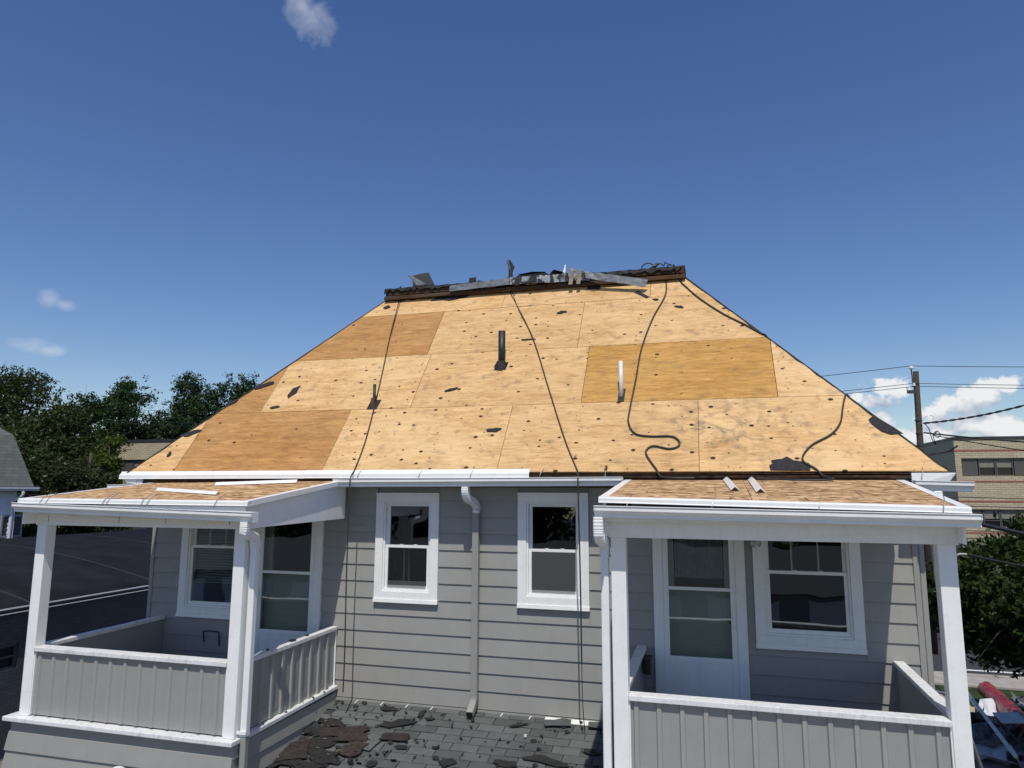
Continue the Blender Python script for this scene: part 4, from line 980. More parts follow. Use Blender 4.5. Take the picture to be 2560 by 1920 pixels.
# scraps on the lower roof
ML = lambda x, y, h: LR(x, y, h + .012)
G2 = 'torn felt and shingle scraps on the lower roof'
for x, y, rx, ry, rot, q, lab in ((-4.39, 7.86, .17, .075, -.2, 0, 'curled black felt rag nearest the left porch skirt'), (-3.62, 7.95, .20, .06, .35, 0, 'long black felt rag left of the downspout outlet'), (-3.50, 7.68, .15, .065, .08, 1, 'rounded brown scrap lying below the long felt rag'),
                                  (-4.42, 7.68, .09, .12, .2, 0, 'black felt lump on top of the scrap pile'), (-4.56, 7.66, .08, .06, .2, 0, 'black felt lump against the left porch skirt'),
                                  (-4.15, 7.69, .27, .08, .22, 1, 'long torn shingle at the top of the scrap pile'), (-3.99, 7.60, .18, .07, .18, 1, 'brown torn shingle in the middle of the scrap pile'), (-3.86, 7.42, .115, .13, -.2, 1, 'square brown torn shingle at the right of the scrap pile'),
                                  (-4.30, 7.45, .26, .12, .5, 0, 'black underlayment sheet under the scrap pile'), (-4.12, 7.25, .20, .10, -.25, 0, 'black felt sheet at the bottom of the scrap pile'), (-4.50, 7.28, .16, .16, .4, 1, 'brown scrap heap against the left porch skirt'), (-4.56, 7.10, .18, .12, .5, 0, 'lowest black scrap at the left porch skirt'), (-4.2, 7.08, .2, .09, .1, 0, 'black scrap lowest in the middle of the pile'),
                                  (-3.85, 8.23, .10, .05, 0, 0, 'oval black scrap below the wall under the left middle window'), (-3.40, 8.20, .04, .07, .1, 0, 'forked black scrap left of the downspout foot'), (-3.36, 7.545, .07, .03, 0, 0, 'black scrap right of the brown rounded one'), (-3.55, 7.22, .07, .05, .2, 0, 'black scrap low right of the pile'),
                                  (-2.78, 7.38, .09, .07, .1, 0, 'black scrap at the bottom of the lower roof under the downspout'), (-2.16, 7.47, .12, .06, 0, 0, 'black scrap at the bottom middle of the lower roof'), (-1.75, 7.58, .22, .06, -.1, 0, 'wide jagged black scrap near the right porch downspout'), (-1.33, 7.79, .10, .045, -.1, 0, 'black scrap in the shadow of the right porch'), (-2.19, 8.16, .10, .03, .4, 0, 'black wedge shaped scrap right of the downspout foot'), (-3.26, 8.11, .06, .03, .3, 0, 'small square black scrap left of the downspout foot')):
    P = quad_outline(rx, ry, .16, rot) if q else outline(17, rx, ry, .36, rot)
    scrap(ML, x, y, P, 'brown_tar' if q else 'black_tar', lab, G2, lift=.004 + (.012 if q else 0) + random.uniform(0, .006), curl=.011, thick=.005)
scrap(ML, -3.74, 7.57, quad_outline(.09, .13, .08, -.2), 'shingle_grey', 'loose grey shingle lying right of the scrap pile', G2, lift=.010, curl=.01)
SM = [scrap(ML, -3.0, 7.6, outline(7, .028, .016, .4), 'black_tar', 'tiny black crumb of torn felt on the grey shingles', 'felt crumbs on the lower roof', curl=.008)]
for i in range(150):
    o = SM[0].copy(); COL.objects.link(o)
    t_ = random.random()
    x = random.uniform(-4.55, -1.05) if t_ > .5 else random.gauss(-3.9, .4)
    x = min(max(x, -4.55), -1.05); y = random.uniform(7.0, 8.33)
    p = LR(x, y, .018); o.location = (p[0], p[1], p[2] + E - .004); sc_ = random.uniform(.3, 1.3)
    o.scale = (sc_, sc_ * random.uniform(.5, 1.4), 1); o.rotation_euler = (LA, 0, random.uniform(0, 6.28))
CH = mk('wood_chip', box(-.02, .02, -.004, .004, 0, .003), 'strap_tan', None, 'pale splinter of wood on the torn shingles', 'splinter', 'pale splinters on the lower roof')
first = True
for i in range(26):
    o = CH if first else CH.copy()
    if not first: COL.objects.link(o)
    first = False
    x = min(max(random.gauss(-4.1, .35), -4.6), -1.3); y = random.uniform(7.1, 7.9); p = LR(x, y, .040)
    o.location = (p[0], p[1], p[2] + E); o.rotation_euler = (LA, 0, random.uniform(0, 3.1)); o.scale = (random.uniform(.4, 1.1),) * 3
# lifted shingles and bare metal under the right middle window
mk('exposed_flashing', hexa([LR(-1.95, 8.28, .012), LR(-.98, 8.28, .012), LR(-.98, 8.37, .012), LR(-1.95, 8.37, .012), LR(-1.95, 8.28, .016), LR(-.98, 8.28, .016), LR(-.98, 8.37, .016), LR(-1.95, 8.37, .016)]), 'white_metal', lroof)
scrap(ML, -1.78, 8.24, quad_outline(.15, .06, .06, .18), 'shingle_grey', 'loose tilted shingle uncovering white metal under the right middle window', G2, lift=.02, curl=.02)
scrap(ML, -1.27, 8.27, quad_outline(.17, .06, .05, .08), 'shingle_grey', 'loose shingle beside the right porch uncovering white metal', G2, lift=.02, curl=.02)
for x in (-4.33, -3.99, -3.66, -3.34, -2.47, -2.13):
    p = LR(x, 8.345, .012); mk('metal_gap', hexa([LR(x - .006, 8.31, .006), LR(x + .004, 8.31, .006), LR(x + .014, 8.372, .006), LR(x + .004, 8.372, .006), LR(x - .006, 8.31, .011), LR(x + .004, 8.31, .011), LR(x + .014, 8.372, .011), LR(x + .004, 8.372, .011)]), 'white_metal', lroof)
mk('bottle_cap', tube([LR(-2.08, 7.95, .02), LR(-2.08, 7.95, .04)], .018, 12), 'white_pipe', None, 'tiny white bottle cap lying alone on the grey shingles', 'cap')
# crumbs on the ledges and rails
for (x, y, z) in [(-4.66 + random.uniform(-.02, .04), random.uniform(6.7, 8.2), None) for _ in range(12)]:
    zz = -2.440 + (y - 6.54) / 1.83 * .026
    o = SM[0].copy(); COL.objects.link(o); o.location = (x + .02, y, zz + E + .004); o.rotation_euler = (0, 0, random.uniform(0, 6)); sc_ = random.uniform(.25, .75); o.scale = (sc_, sc_ * random.uniform(.5, 1), .6)
    o['label'] = 'tiny black crumb of felt on the white ledge of the left porch'; o['group'] = 'felt crumbs on the porch ledge'
for (x, y) in ((-4.68, 6.95), (-4.70, 7.42), (-4.69, 7.46), (-4.70, 7.75)):
    o = SM[0].copy(); COL.objects.link(o); o.location = (x, y, -1.712 + E); sc_ = random.uniform(.6, 1.2); o.scale = (sc_, sc_, 1)
    o['label'] = 'tiny black crumb of felt on the left porch handrail'; o['group'] = 'felt crumbs on the porch handrail'

# loose trim pieces on the porch roofs
def angle_piece(a, b, w_, rz, label, lift=.012):
    A, B = Vector((a[0], a[1])), Vector((b[0], b[1])); d = (B - A).normalized(); nn = Vector((-d.y, d.x))
    V = []
    for P in (A, B):
        for k_, h in ((-w_, 0), (0, w_ * .85), (w_, 0)):
            q = P + nn * k_; V.append((q.x, q.y, rz(q.x, q.y) + lift + h))
    return mk('trim_piece', (V, [(0, 1, 4, 3), (1, 2, 5, 4)]), 'white_metal', None, label, 'trim', 'loose white trim pieces on the porch roofs', solid=.003)
angle_piece((-6.33, 7.03), (-5.20, 6.66), .035, rzL, 'shorter loose white trim piece on the left porch roof')
angle_piece((-5.98, 7.60), (-5.0, 7.87), .04, rzL, 'longer loose white trim piece near the top of the left porch roof')
angle_piece((.13, 8.02), (.185, 6.95), .038, rzR, 'left of two white angle trims on the right porch roof')
angle_piece((.385, 8.02), (.40, 6.82), .038, rzR, 'right of two white angle trims on the right porch roof')
# white vent cap below the left porch ledge
V, F = [], []
for i in range(7):
    th = math.pi / 2 * i / 6
    for j in range(20): V.append((-5.83 + .085 * math.sin(th) * math.cos(j * math.pi / 10), 6.22 + .085 * math.sin(th) * math.sin(j * math.pi / 10), -2.742 + .07 * (math.cos(th) - 1)))
for i in range(6):
    for j in range(20): F.append((i * 20 + j, i * 20 + 20 + j, i * 20 + 20 + (j + 1) % 20, i * 20 + (j + 1) % 20))
vc = mk('vent_cap', geo((V, F), tube([(-5.83, 6.22, -2.84), (-5.80, 6.22, -3.4)], .06, 16)), 'white_pipe', HOUSE, smooth=True)

# ------------------------------------------------------------------ trees
def tree(name, x, y, h, crown_z0, rx, ry, rz_, mat, label, nleaf=9000, leaf=.16, lobes=14, group=None, open_=.0, trunk_r=.2, seed=1, droop=0.0, lean=(0, 0), lead=0):
    rng = np.random.default_rng(seed)
    t = empty(name, x, y, GZ, label, 'tree', group)
    cz = (crown_z0 + h) / 2 + GZ; hz = (h - crown_z0) / 2
    gs = [tube(smooth_path([(x, y, GZ - .1), (x + rng.uniform(-.1, .1), y, GZ + crown_z0 * .6), (x + lean[0] * .5, y, cz - hz * .3), (x + lean[0], y + lean[1], cz + hz * .6)], 4), trunk_r, 8, trunk_r * .25)]
    cents, rad = [], []
    for i in range(lobes):
        while True:
            p = rng.uniform(-1, 1, 3)
            if np.linalg.norm(p) < 1: break
        p = p / max(np.linalg.norm(p), .01) * (rng.uniform(.35, .9) ** .7)
        wv = 1 - .35 * max(p[2], 0)
        c = np.array([x + p[0] * rx * wv * .8, y + p[1] * ry * wv * .8, cz + p[2] * hz * .82])
        r = rng.uniform(.22, .40) * min(rx, hz) * (1.0 if p[2] < .4 else .8)
        cents.append(c); rad.append(r)
        gs.append(tube(smooth_path([(x, y, max(GZ + crown_z0 * .7, cz - hz * .7 + p[2] * hz * .3)), tuple((np.array([x, y, cz + p[2] * hz * .3]) + c) / 2 + rng.uniform(-.2, .2, 3)), tuple(c)], 3), trunk_r * .38, 5, trunk_r * .07))
        for q in range(3):
            e = c + rng.normal(0, 1, 3) * r * .7
            gs.append(tube([tuple(c), tuple((c + e) / 2 + rng.uniform(-.08, .08, 3)), tuple(e)], trunk_r * .09, 4, trunk_r * .025))
    mk('trunk', geo(*gs), 'bark', t, base=(x, y, GZ + E), smooth=True)
    # leaf sprays
    w_ = np.array(rad) ** 2; w_ /= w_.sum()
    nspray = nleaf // 14
    idx = rng.choice(len(cents), nspray, p=w_)
    d = rng.normal(0, 1, (nspray, 3)); d /= np.linalg.norm(d, axis=1, keepdims=True)
    rr = rng.uniform(.25, 1.12, nspray) ** .6
    sc = np.array(cents)[idx] + d * (rr * np.array(rad)[idx])[:, None] * np.array([1.25, 1.25, .95])
    if lead:      # upright leading shoots at the top
        top = sc[:, 2] > cz + hz * .2; sc[top, 2] += np.abs(rng.normal(0, lead, top.sum()))
    sp_r = leaf * 2.1
    P = np.repeat(sc, 14, axis=0) + rng.normal(0, sp_r * .55, (nspray * 14, 3)) * np.array([1, 1, .7])
    n = len(P)
    out = np.repeat(d, 14, axis=0) * .7 + rng.normal(0, .7, (n, 3)) + np.array([0, 0, .35 - droop])
    out /= np.linalg.norm(out, axis=1, keepdims=True)
    a = np.cross(out, rng.normal(0, 1, (n, 3))); a /= np.linalg.norm(a, axis=1, keepdims=True)
    if droop: a[:, 2] -= droop; a /= np.linalg.norm(a, axis=1, keepdims=True)
    b = np.cross(out, a); ls = leaf * rng.uniform(.6, 1.3, n)[:, None]
    V = np.stack([P - a * ls * .9, P + b * ls * .42 - out * ls * .12, P + a * ls * .9 - out * ls * .2, P - b * ls * .42 - out * ls * .12], axis=1).reshape(-1, 3)
    V[:, 2] += E
    me = bpy.data.meshes.new('crown'); me.vertices.add(len(V)); me.loops.add(len(V)); me.polygons.add(n)
    o0 = np.array((x, y, GZ + E)); me.vertices.foreach_set('co', (V - o0).ravel())
    me.loops.foreach_set('vertex_index', np.arange(len(V), dtype=np.int32)); me.polygons.foreach_set('loop_start', np.arange(0, len(V), 4, dtype=np.int32)); me.polygons.foreach_set('loop_total', np.full(n, 4, dtype=np.int32))
    me.materials.append(MATS[mat]); me.update(); me.validate()
    o = bpy.data.objects.new('crown', me); COL.objects.link(o); o.parent = t; ORIG[o.name] = o0
    return t
GT = 'trees behind the left neighbours'
def at_az(px, depth):    # horizontal position seen in column px at a given depth
    v = camo.matrix_world.to_3x3() @ Vector(((px - 1280) / 1775, -.13, -1)); return v.x * depth, v.y * depth
x, y = at_az(25, 50); tree('tall_tree', x, y, 16.4, 6, 4.2, 4, 5, 'leaf_olive', 'tall thin crowned tree at the far left edge', 15000, .13, 26, GT, trunk_r=.22, seed=3)
x, y = at_az(-90, 44); tree('tall_tree', x, y, 13.0, 3, 5.0, 4, 5, 'leaf_olive', 'olive green tree behind the mansard roof at the left edge', 18000, .14, 26, GT, trunk_r=.25, seed=13)
x, y = at_az(125, 44); tree('broad_tree', x, y, 12.3, 2.5, 4.0, 4, 5, 'leaf_olive', 'olive green tree right of the thin crowned one', 26000, .13, 34, GT, trunk_r=.25, seed=4)
x, y = at_az(205, 59); tree('broad_tree', x, y, 14.6, 3, 3.6, 3.2, 5, 'leaf_deep', 'rounded deep green tree between the olive tree and the pointed tree', 26000, .15, 30, GT, trunk_r=.25, seed=5, lead=.25)
x, y = at_az(325, 60); tree('pointed_tree', x, y, 16.2, 4, 3.3, 3.2, 5, 'leaf_deep', 'pointed deep green tree left of the twin topped one', 26000, .15, 30, GT, trunk_r=.28, seed=6, lead=.5)
x, y = at_az(485, 62); tree('twin_tree', x, y, 17.2, 4, 3.9, 3.6, 5, 'leaf_deep', 'tall deep green tree rising above the left hip of the roof', 28000, .15, 32, GT, trunk_r=.28, seed=7, lead=.5)
x, y = at_az(585, 64); tree('twin_tree', x, y, 17.4, 6, 3.1, 3, 5, 'leaf_deep', 'deep green tree nearest the left hip of the roof', 22000, .15, 28, GT, trunk_r=.28, seed=8, lead=.5)
x, y = at_az(405, 66); tree('broad_tree', x, y, 14.3, 1.5, 4.0, 4, 5, 'leaf_deep', 'lower deep green tree filling the gap behind the pointed tree', 22000, .16, 28, GT, trunk_r=.25, seed=18)
x, y = at_az(268, 40); tree('light_tree', x, y, 9.4, 3.0, 1.35, 1.3, 5, 'leaf_bright', 'small yellow green tree in front of the tan brick building', 9000, .10, 16, GT, trunk_r=.12, seed=9)
x, y = at_az(222, 33); tree('broad_tree', x, y, 9.0, 1.2, 2.5, 2.3, 4, 'leaf_dark', 'dense dark leaved tree above the left porch roof', 36000, .095, 40, GT, trunk_r=.2, seed=10)
x, y = at_az(110, 41); tree('broad_tree', x, y, 10.2, 1.2, 3.0, 2.6, 4, 'leaf_olive', 'dense dark tree beside the mansard roof', 26000, .11, 32, GT, trunk_r=.2, seed=20)
x, y = at_az(-60, 46); tree('broad_tree', x, y, 9.6, 1.0, 4.0, 3, 4, 'leaf_olive', 'tree behind the mansard house', 12000, .14, 22, GT, trunk_r=.2, seed=21)
tree('street_tree', 6.35, 17.4, 5.45, 2.05, 2.65, 2.2, 2, 'leaf_street', 'leafy green tree right of the house over the debris', 60000, .085, 90, None, trunk_r=.16, seed=11, droop=.35)
tree('street_tree', 9.6, 19.5, 5.4, .9, 2.5, 2.2, 2, 'leaf_street', 'second leafy tree at the right edge behind the first', 34000, .095, 60, None, trunk_r=.16, seed=12, droop=.3)
tree('shrub', 9.2, 20.6, 2.7, .1, 1.15, 1.2, 1, 'leaf_street', 'dark bush at the right edge behind the red roll', 16000, .08, 26, None, trunk_r=.08, seed=31)
# a low hedge row beyond the barrel roof
x, y = at_az(180, 34); 
tree('shrub', x - 3, y - 1, 4.3, .3, 1.8, 1.5, 1, 'leaf_dark', 'shrub showing under the left porch beam beyond the dark roof', 5000, .12, 12, None, trunk_r=.08, seed=30)

# ------------------------------------------------------------------ neighbours on the left
# dark barrel roofed building
DB = empty('barrel_roof_building', -22, 16, GZ, 'low dark building with a curved black membrane roof left of the porch', 'building')
DX0, DX1, DY0, DY1, DZ = -29.0, -15.0, 2.0, 33.0, -2.66
mk('wall', geo(box(DX1 - .3, DX1 - .08, DY0, 12.2, GZ, DZ - .05), box(DX1 - .3, DX1 - .08, 12.95, DY1, GZ, DZ - .05), box(DX1 - .3, DX1 - .08, 12.2, 12.95, GZ, -3.95), box(DX1 - .3, DX1 - .08, 12.2, 12.95, -3.42, DZ - .05), box(DX0, DX1 - .3, DY1 - .2, DY1, GZ, DZ), box(DX0, DX1 - .3, DY0, DY0 + .2, GZ, DZ), box(DX0, DX0 + .2, DY0, DY1, GZ, DZ)), 'blue_brick', DB)
N = 28; V, F = [], []
arc = lambda u: DZ + .95 * math.sin(math.pi * u) ** .9
for i in range(N + 1):
    u = i / N; xx = DX1 + (DX0 - DX1) * u; V += [(xx, DY0, arc(u)), (xx, DY1, arc(u))]
for i in range(N): F.append((2 * i, 2 * i + 1, 2 * i + 3, 2 * i + 2))
rf = mk('roof', (V, F), 'membrane', DB, smooth=True, solid=.08)
for yy in (5.5, 9.3, 13.1, 16.9, 20.7, 24.5, 28.3):
    V = []
    for i in range(N + 1):
        u = i / N; xx = DX1 + (DX0 - DX1) * u; z = arc(u) + .045; V += [(xx, yy, z), (xx, yy + .09, z), (xx, yy + .09, z + .006), (xx, yy, z + .006)]
    F = []
    for i in range(N):
        for j in range(4): a_ = 4 * i; F.append((a_ + j, a_ + (j + 1) % 4, a_ + 4 + (j + 1) % 4, a_ + 4 + j))
    mk('seam', (V, F), 'black_felt', rf)
mk('eave_trim', box(DX1 - .12, DX1 + .06, DY0, DY1, DZ - .02, DZ + .05), 'cornice_dark', DB)
mk('eave_strip', box(DX1 + .055, DX1 + .075, DY0, DY1, DZ + .03, DZ + .058), 'white_metal', DB)
mk('eave_strip', box(DX1 + .055, DX1 + .07, DY0, DY1, DZ - .07, DZ - .05), 'white_metal', DB)
wn = mk('window', frame_rect(0, 1, 0, 1, .1, 0, 1), 'window_frame_dark', DB)
bpy.data.objects.remove(wn)
def frame_yz(y0, y1, z0, z1, w_, x0, x1): return geo(box(x0, x1, y0, y0 + w_, z0, z1), box(x0, x1, y1 - w_, y1, z0, z1), box(x0, x1, y0 + w_, y1 - w_, z0, z0 + w_), box(x0, x1, y0 + w_, y1 - w_, z1 - w_, z1))
wn = mk('window', geo(frame_yz(12.2, 12.95, -3.95, -3.42, .05, DX1 - .25, DX1 - .13), box(DX1 - .25, DX1 - .13, 12.25, 12.9, -3.70, -3.67)), 'window_frame_dark', DB)
mk('pane', box(DX1 - .2, DX1 - .19, 12.25, 12.9, -3.9, -3.47), 'far_glass', wn)
# air conditioner on that roof
def ac(x, y, z, label):
    t = empty('air_conditioner', x, y, z, label, 'air conditioner')
    W2, D2, H2 = .62, .45, .95
    mk('cabinet', geo(box(x - W2, x + W2, y - D2, y + D2, z + H2 - .08, z + H2), box(x - W2, x + W2, y - D2, y + D2, z + .08, z + .15), *[box(x + sx_ * W2 - (.07 if sx_ > 0 else 0), x + sx_ * W2 + (0 if sx_ > 0 else .07), y + sy * D2 - (.07 if sy > 0 else 0), y + sy * D2 + (0 if sy > 0 else .07), z + .15, z + H2 - .08) for sx_ in (-1, 1) for sy in (-1, 1)]), 'ac_metal', t)
    mk('coil', box(x - W2 + .03, x + W2 - .03, y - D2 + .03, y + D2 - .03, z + .14, z + H2 - .07), 'ac_grille', t)
    i = 0
    while -W2 + .12 + i * .09 < W2 - .09:
        xx = x - W2 + .10 + i * .09; mk('grille_bar', box(xx, xx + .014, y - D2 - .002, y - D2 + .02, z + .15, z + H2 - .08), 'ac_metal', t); i += 1
    for sx_ in (-1, 1): mk('skid', box(x + sx_ * .45 - .08, x + sx_ * .45 + .08, y - D2 - .1, y + D2 + .1, z, z + .08), 'concrete', t)
ac(-27.1, 21.9, -1.98, 'grey air conditioner on the dark roof right beside the mansard house')
ac(-28.6, 21.5, -2.15, 'grey air conditioner at the left edge of the picture')
# white louvred roof vent
lv = empty('roof_vent', -21.7, 25.0, -1.72, 'small white louvred vent on the far side of the dark roof', 'vent')
mk('box', box(-21.9, -21.5, 24.9, 25.2, -1.75, -1.32), 'steel_dark', lv)
for i in range(5): mk('louvre', box(-21.9, -21.5, 24.85, 24.895, -1.70 + i * .075, -1.655 + i * .075), 'white_metal', lv)
mk('roof_duct', geo(box(-24.6, -23.9, 26.0, 26.8, -1.9, -1.25)), 'steel_dark', None, 'dark metal duct box on the dark roof', 'duct', bevel=.03)
mk('roof_duct', geo(box(-19.9, -18.8, 27.0, 27.8, -2.1, -1.45)), 'steel_dark', None, 'second dark duct box behind the white louvred vent', 'duct', bevel=.03)

# mansard roofed white house
MH = empty('mansard_house', -25.75, 22.05, GZ, 'white sided house with a green grey mansard roof at the left edge', 'house')
mx1, my0, mz = -25.75, 22.05, .06        # eave corner nearest
S = 22.05 / 18
def mans():
    e = [(mx1, my0, mz), (mx1, my0 + 14, mz), (mx1 - 16, my0 + 14, mz), (mx1 - 16, my0, mz)]
    kx, ky, kz = .80, .65, 2.08
    kn = [(mx1 - kx, my0 + ky, kz), (mx1 - kx, my0 + 14 - ky, kz), (mx1 - 16 + kx, my0 + 14 - ky, kz), (mx1 - 16 + kx, my0 + ky, kz)]
    rd = [(mx1 - 7.0, my0 + 6, 6.2), (mx1 - 7.0, my0 + 8, 6.2), (mx1 - 9, my0 + 8, 6.2), (mx1 - 9, my0 + 6, 6.2)]
    V = e + kn + rd; F = []
    for k_ in (0, 4):
        for i in range(4): F.append((k_ + i, k_ + (i + 1) % 4, k_ + 4 + (i + 1) % 4, k_ + 4 + i))
    F.append((8, 9, 10, 11)); return V, F
n = material('mansard_shingle')
sp = n.n('ShaderNodeSeparateXYZ', i={0: n.obj}); vv = n.n('ShaderNodeCombineXYZ', i={0: sp.outputs[0], 1: sp.outputs[2], 2: 0.0}).outputs[0]
b = n.n('ShaderNodeTexBrick', i={'Vector': vv, 'Color1': (.085, .10, .09, 1), 'Color2': (.125, .145, .13, 1), 'Mortar': (.035, .04, .038, 1), 'Scale': 1.0, 'Mortar Size': .008, 'Brick Width': .5, 'Row Height': .125})
n.set(Base_Color=n.mix(.4, b.outputs[0], n.ramp(n.noise(n.pos, 3, 5), [(.3, (.08, .095, .085)), (.7, (.15, .17, .155))])), Roughness=.95); n.bump(n.m('SUBTRACT', 1.0, b.outputs[1]), .01, .5)
MH.rotation_euler = (0, 0, R(54)); o = mk('roof', mans(), 'mansard_shingle', MH); fix_normals(o)
mk('wall', box(mx1 - 15.6, mx1 - .55, my0 + .45, my0 + 13.6, GZ, mz - .05), 'slat_white', MH)
for i in range(14): z = mz - .28 - i * .17; mk('siding_board', hexa([(mx1 - 8, my0 + .42, z), (mx1 - .55, my0 + .42, z), (mx1 - .55, my0 + .452, z), (mx1 - 8, my0 + .452, z), (mx1 - 8, my0 + .445, z + .17), (mx1 - .55, my0 + .445, z + .17), (mx1 - .55, my0 + .452, z + .17), (mx1 - 8, my0 + .452, z + .17)]), 'slat_white', MH)
prof = [(my0 - .02 + a * 1.4, mz - .02 + b * 1.4) for a, b in GP]
mk('gutter', extr_x(prof, mx1 - 15, mx1 + .18), 'slat_white', MH)
mk('soffit', box(mx1 - 15.6, mx1, my0, my0 + .45, mz - .08, mz - .03), 'slat_white', MH)
mk('downspout', tube(smooth_path([(mx1 - .35, my0 - .08, mz - .15), (mx1 - .35, my0 - .05, mz - .35), (mx1 - .62, my0 + .3, mz - .62), (mx1 - .62, my0 + .36, mz - .9), (mx1 - .62, my0 + .36, GZ)], 4), .06, 8), 'slat_white', MH)
mk('corner_board', box(mx1 - .60, mx1 - .50, my0 + .40, my0 + .50, GZ, mz - .1), 'slat_white', MH)

# tan brick building far left
def office(name, label, x0, x1, y0, y1, ztop, storey, wx0, pitch, side_left, nwin, rows, front='tan_brick_front', bands=True):
    t = empty(name, (x0 + x1) / 2, y0, GZ, label, 'building')
    holes_ = []
    for r in range(rows):
        zt = ztop - 1.22 - r * storey; holes_.append((wx0, wx0 + pitch * nwin, zt - 1.12, zt))
    mk('wall', geo(*[box(a, b, y0, y0 + .3, c, d) for a, b, c, d in rect_minus(x0, x1, GZ, ztop, holes_)]), front, t)
    mk('side_wall', box(x0, x0 + .3, y0 + .301, y1, GZ, ztop), 'tan_brick_side', t); mk('side_wall', box(x1 - .3, x1, y0 + .301, y1, GZ, ztop), 'tan_brick_side', t)
    mk('rear_wall', box(x0 + .3, x1 - .3, y1 - .3, y1, GZ, ztop), front, t)
    mk('roof', box(x0 + .3, x1 - .3, y0 + .3, y1 - .3, ztop - .4, ztop - .3), 'membrane', t)
    mk('coping', geo(box(x0 - .06, x1 + .06, y0 - .06, y0 + .36, ztop + .0, ztop + .16), box(x0 - .06, x0 + .36, y0 + .361, y1, ztop + .0, ztop + .16)), 'cornice_dark', t)
    for r in range(rows):
        zt = ztop - 1.22 - r * storey; zb = zt - 1.12
        mk('recess', box(wx0, wx0 + pitch * nwin, y0 + .32, y0 + .36, zb, zt), 'window_frame_dark', t)
        for i in range(nwin):
            a = wx0 + i * pitch
            if i % 4 == 3 or i == 0:
                mk('window_panel', box(a + .05, a + pitch - .05, y0 + .12, y0 + .2, zb + .04, zt - .04), 'window_frame_dark', t); continue
            wn_ = mk('window', frame_rect(a + .01, a + pitch - .01, zb, zt, .06, y0 + .10, y0 + .22), 'window_frame_dark', t)
            mk('pane', box(a + .07, a + pitch - .07, y0 + .21, y0 + .22, zb + .06, zt - .06), 'far_glass', wn_)
            sh = .55 if i % 3 else .85
            mk('shade', box(a + .08, a + pitch - .08, y0 + .17, y0 + .19, zt - .06 - sh * .95, zt - .07), 'shade_fabric', wn_)
        for zz in ((zt + .48, zb - .36) if bands else ()):
            mk('brick_band', geo(box(x0 - .012, x1, y0 - .012, y0 + .1, zz - .05, zz + .06), box(x0 - .012, x0 + .1, y0 + .101, y1, zz - .05, zz + .06)), 'brick_red', t)
    return t
office('brick_office', 'tan brick office building with red bands behind the right of the house', 15.0, 60, 52, 84, 3.35, 3.22, 15.35, .97, True, 34, 3)
office('brick_office', 'tan brick building glimpsed between the trees and the left hip', -44.5, -12, 40.5, 60, 3.2, 3.3, -44.0, 1.3, True, 24, 2, bands=False)

GR = empty('reflection_garages', -10, -14, GZ, 'unseen grey roofed garage row added for the window reflections', 'garage')  # unseen garages invented behind the camera so the panes reflect a grey roof
mk('wall', box(-27, 7, -18, -12.2, GZ, -3.7), 'siding_grey', GR)
for i in range(9):
    x = -25.6 + i * 3.6; mk('garage_door', box(x, x + 2.6, -12.2, -12.15, GZ, GZ + 1.8), 'white_trim', GR)
o = mk('roof', ([(-27.4, -11.9, -3.75), (7.4, -11.9, -3.75), (7.4, -15.1, -2.35), (-27.4, -15.1, -2.35), (7.4, -18.3, -3.75), (-27.4, -18.3, -3.75)], [(0, 1, 2, 3), (3, 2, 4, 5)]), 'shingle_grey', GR, solid=.05)
for i, x in enumerate((-24, -16.5, -9.5, -2.5, 5.5)): tree('broad_tree', x, -22 - (i % 2) * 2, 6.5 + i % 3, .8, 3.6, 2.5, 3, 'leaf_dark', ('first', 'second', 'third', 'fourth', 'fifth')[i] + ' unseen tree from the left, added for the window reflections', 3500, .3, 18, 'trees added for the window reflections', trunk_r=.2, seed=40 + i)  # unseen trees added behind the garages as dark reflections in the panes

# ------------------------------------------------------------------ utility pole and wires
PX, PYY = 7.58, 30.0
pole = empty('utility_pole', PX, PYY, GZ, 'weathered wooden utility pole right of the roof', 'utility pole')
mk('shaft', tube([(PX - .16, PYY, GZ - .3), (PX - .07, PYY, 0), (PX, PYY, 4.55)], .15, 14, .10), 'pole_wood', pole, smooth=True)
mk('pole_pin', tube([(PX - .13, PYY - .02, 3.95), (PX - .15, PYY - .02, 4.66)], .022, 8), 'steel_dark', pole)
mk('insulator', geo(tube([(PX - .15, PYY - .02, 4.64), (PX - .15, PYY - .02, 4.67)], .05, 12), tube([(PX - .15, PYY - .02, 4.67), (PX - .15, PYY - .02, 4.76)], .10, 12, .07)), 'insulator', pole)
mk('insulator', tube([(PX - .12, PYY - .1, 3.98), (PX - .12, PYY - .1, 4.10)], .06, 10, .04), 'insulator', pole)
mk('arm_bracket', box(PX - .36, PX - .06, PYY - .10, PYY - .02, 3.70, 3.83), 'steel_dark', pole)
mk('insulator', tube([(PX - .34, PYY - .06, 3.83), (PX - .34, PYY - .06, 3.95)], .035, 8), 'insulator', pole)
mk('ground_wire', tube([(PX - .10, PYY - .1, 3.7), (PX - .12, PYY - .11, 2.9)], .012, 5), 'cable', pole)
for z in (2.65, 2.15, 1.7): mk('pole_band', tube([(PX - .045, PYY, z), (PX - .045, PYY, z + .05)], .128, 14), 'steel_dark', pole)
def sag(a, b, s, n=24): return [(a[0] + (b[0] - a[0]) * i / n, a[1] + (b[1] - a[1]) * i / n, a[2] + (b[2] - a[2]) * i / n - s * 4 * (i / n) * (1 - i / n)) for i in range(n + 1)]
def wire(a, b, s, r, label, grp='overhead wires at the utility pole'): return mk('overhead_wire', tube(sag(a, b, s), r, 5), 'cable', None, label, 'wire', grp)
wire((PX - .15, PYY - .02, 4.77), (-34, 33, 4.6), .8, .013, 'top wire running left from the pole insulator behind the roof')
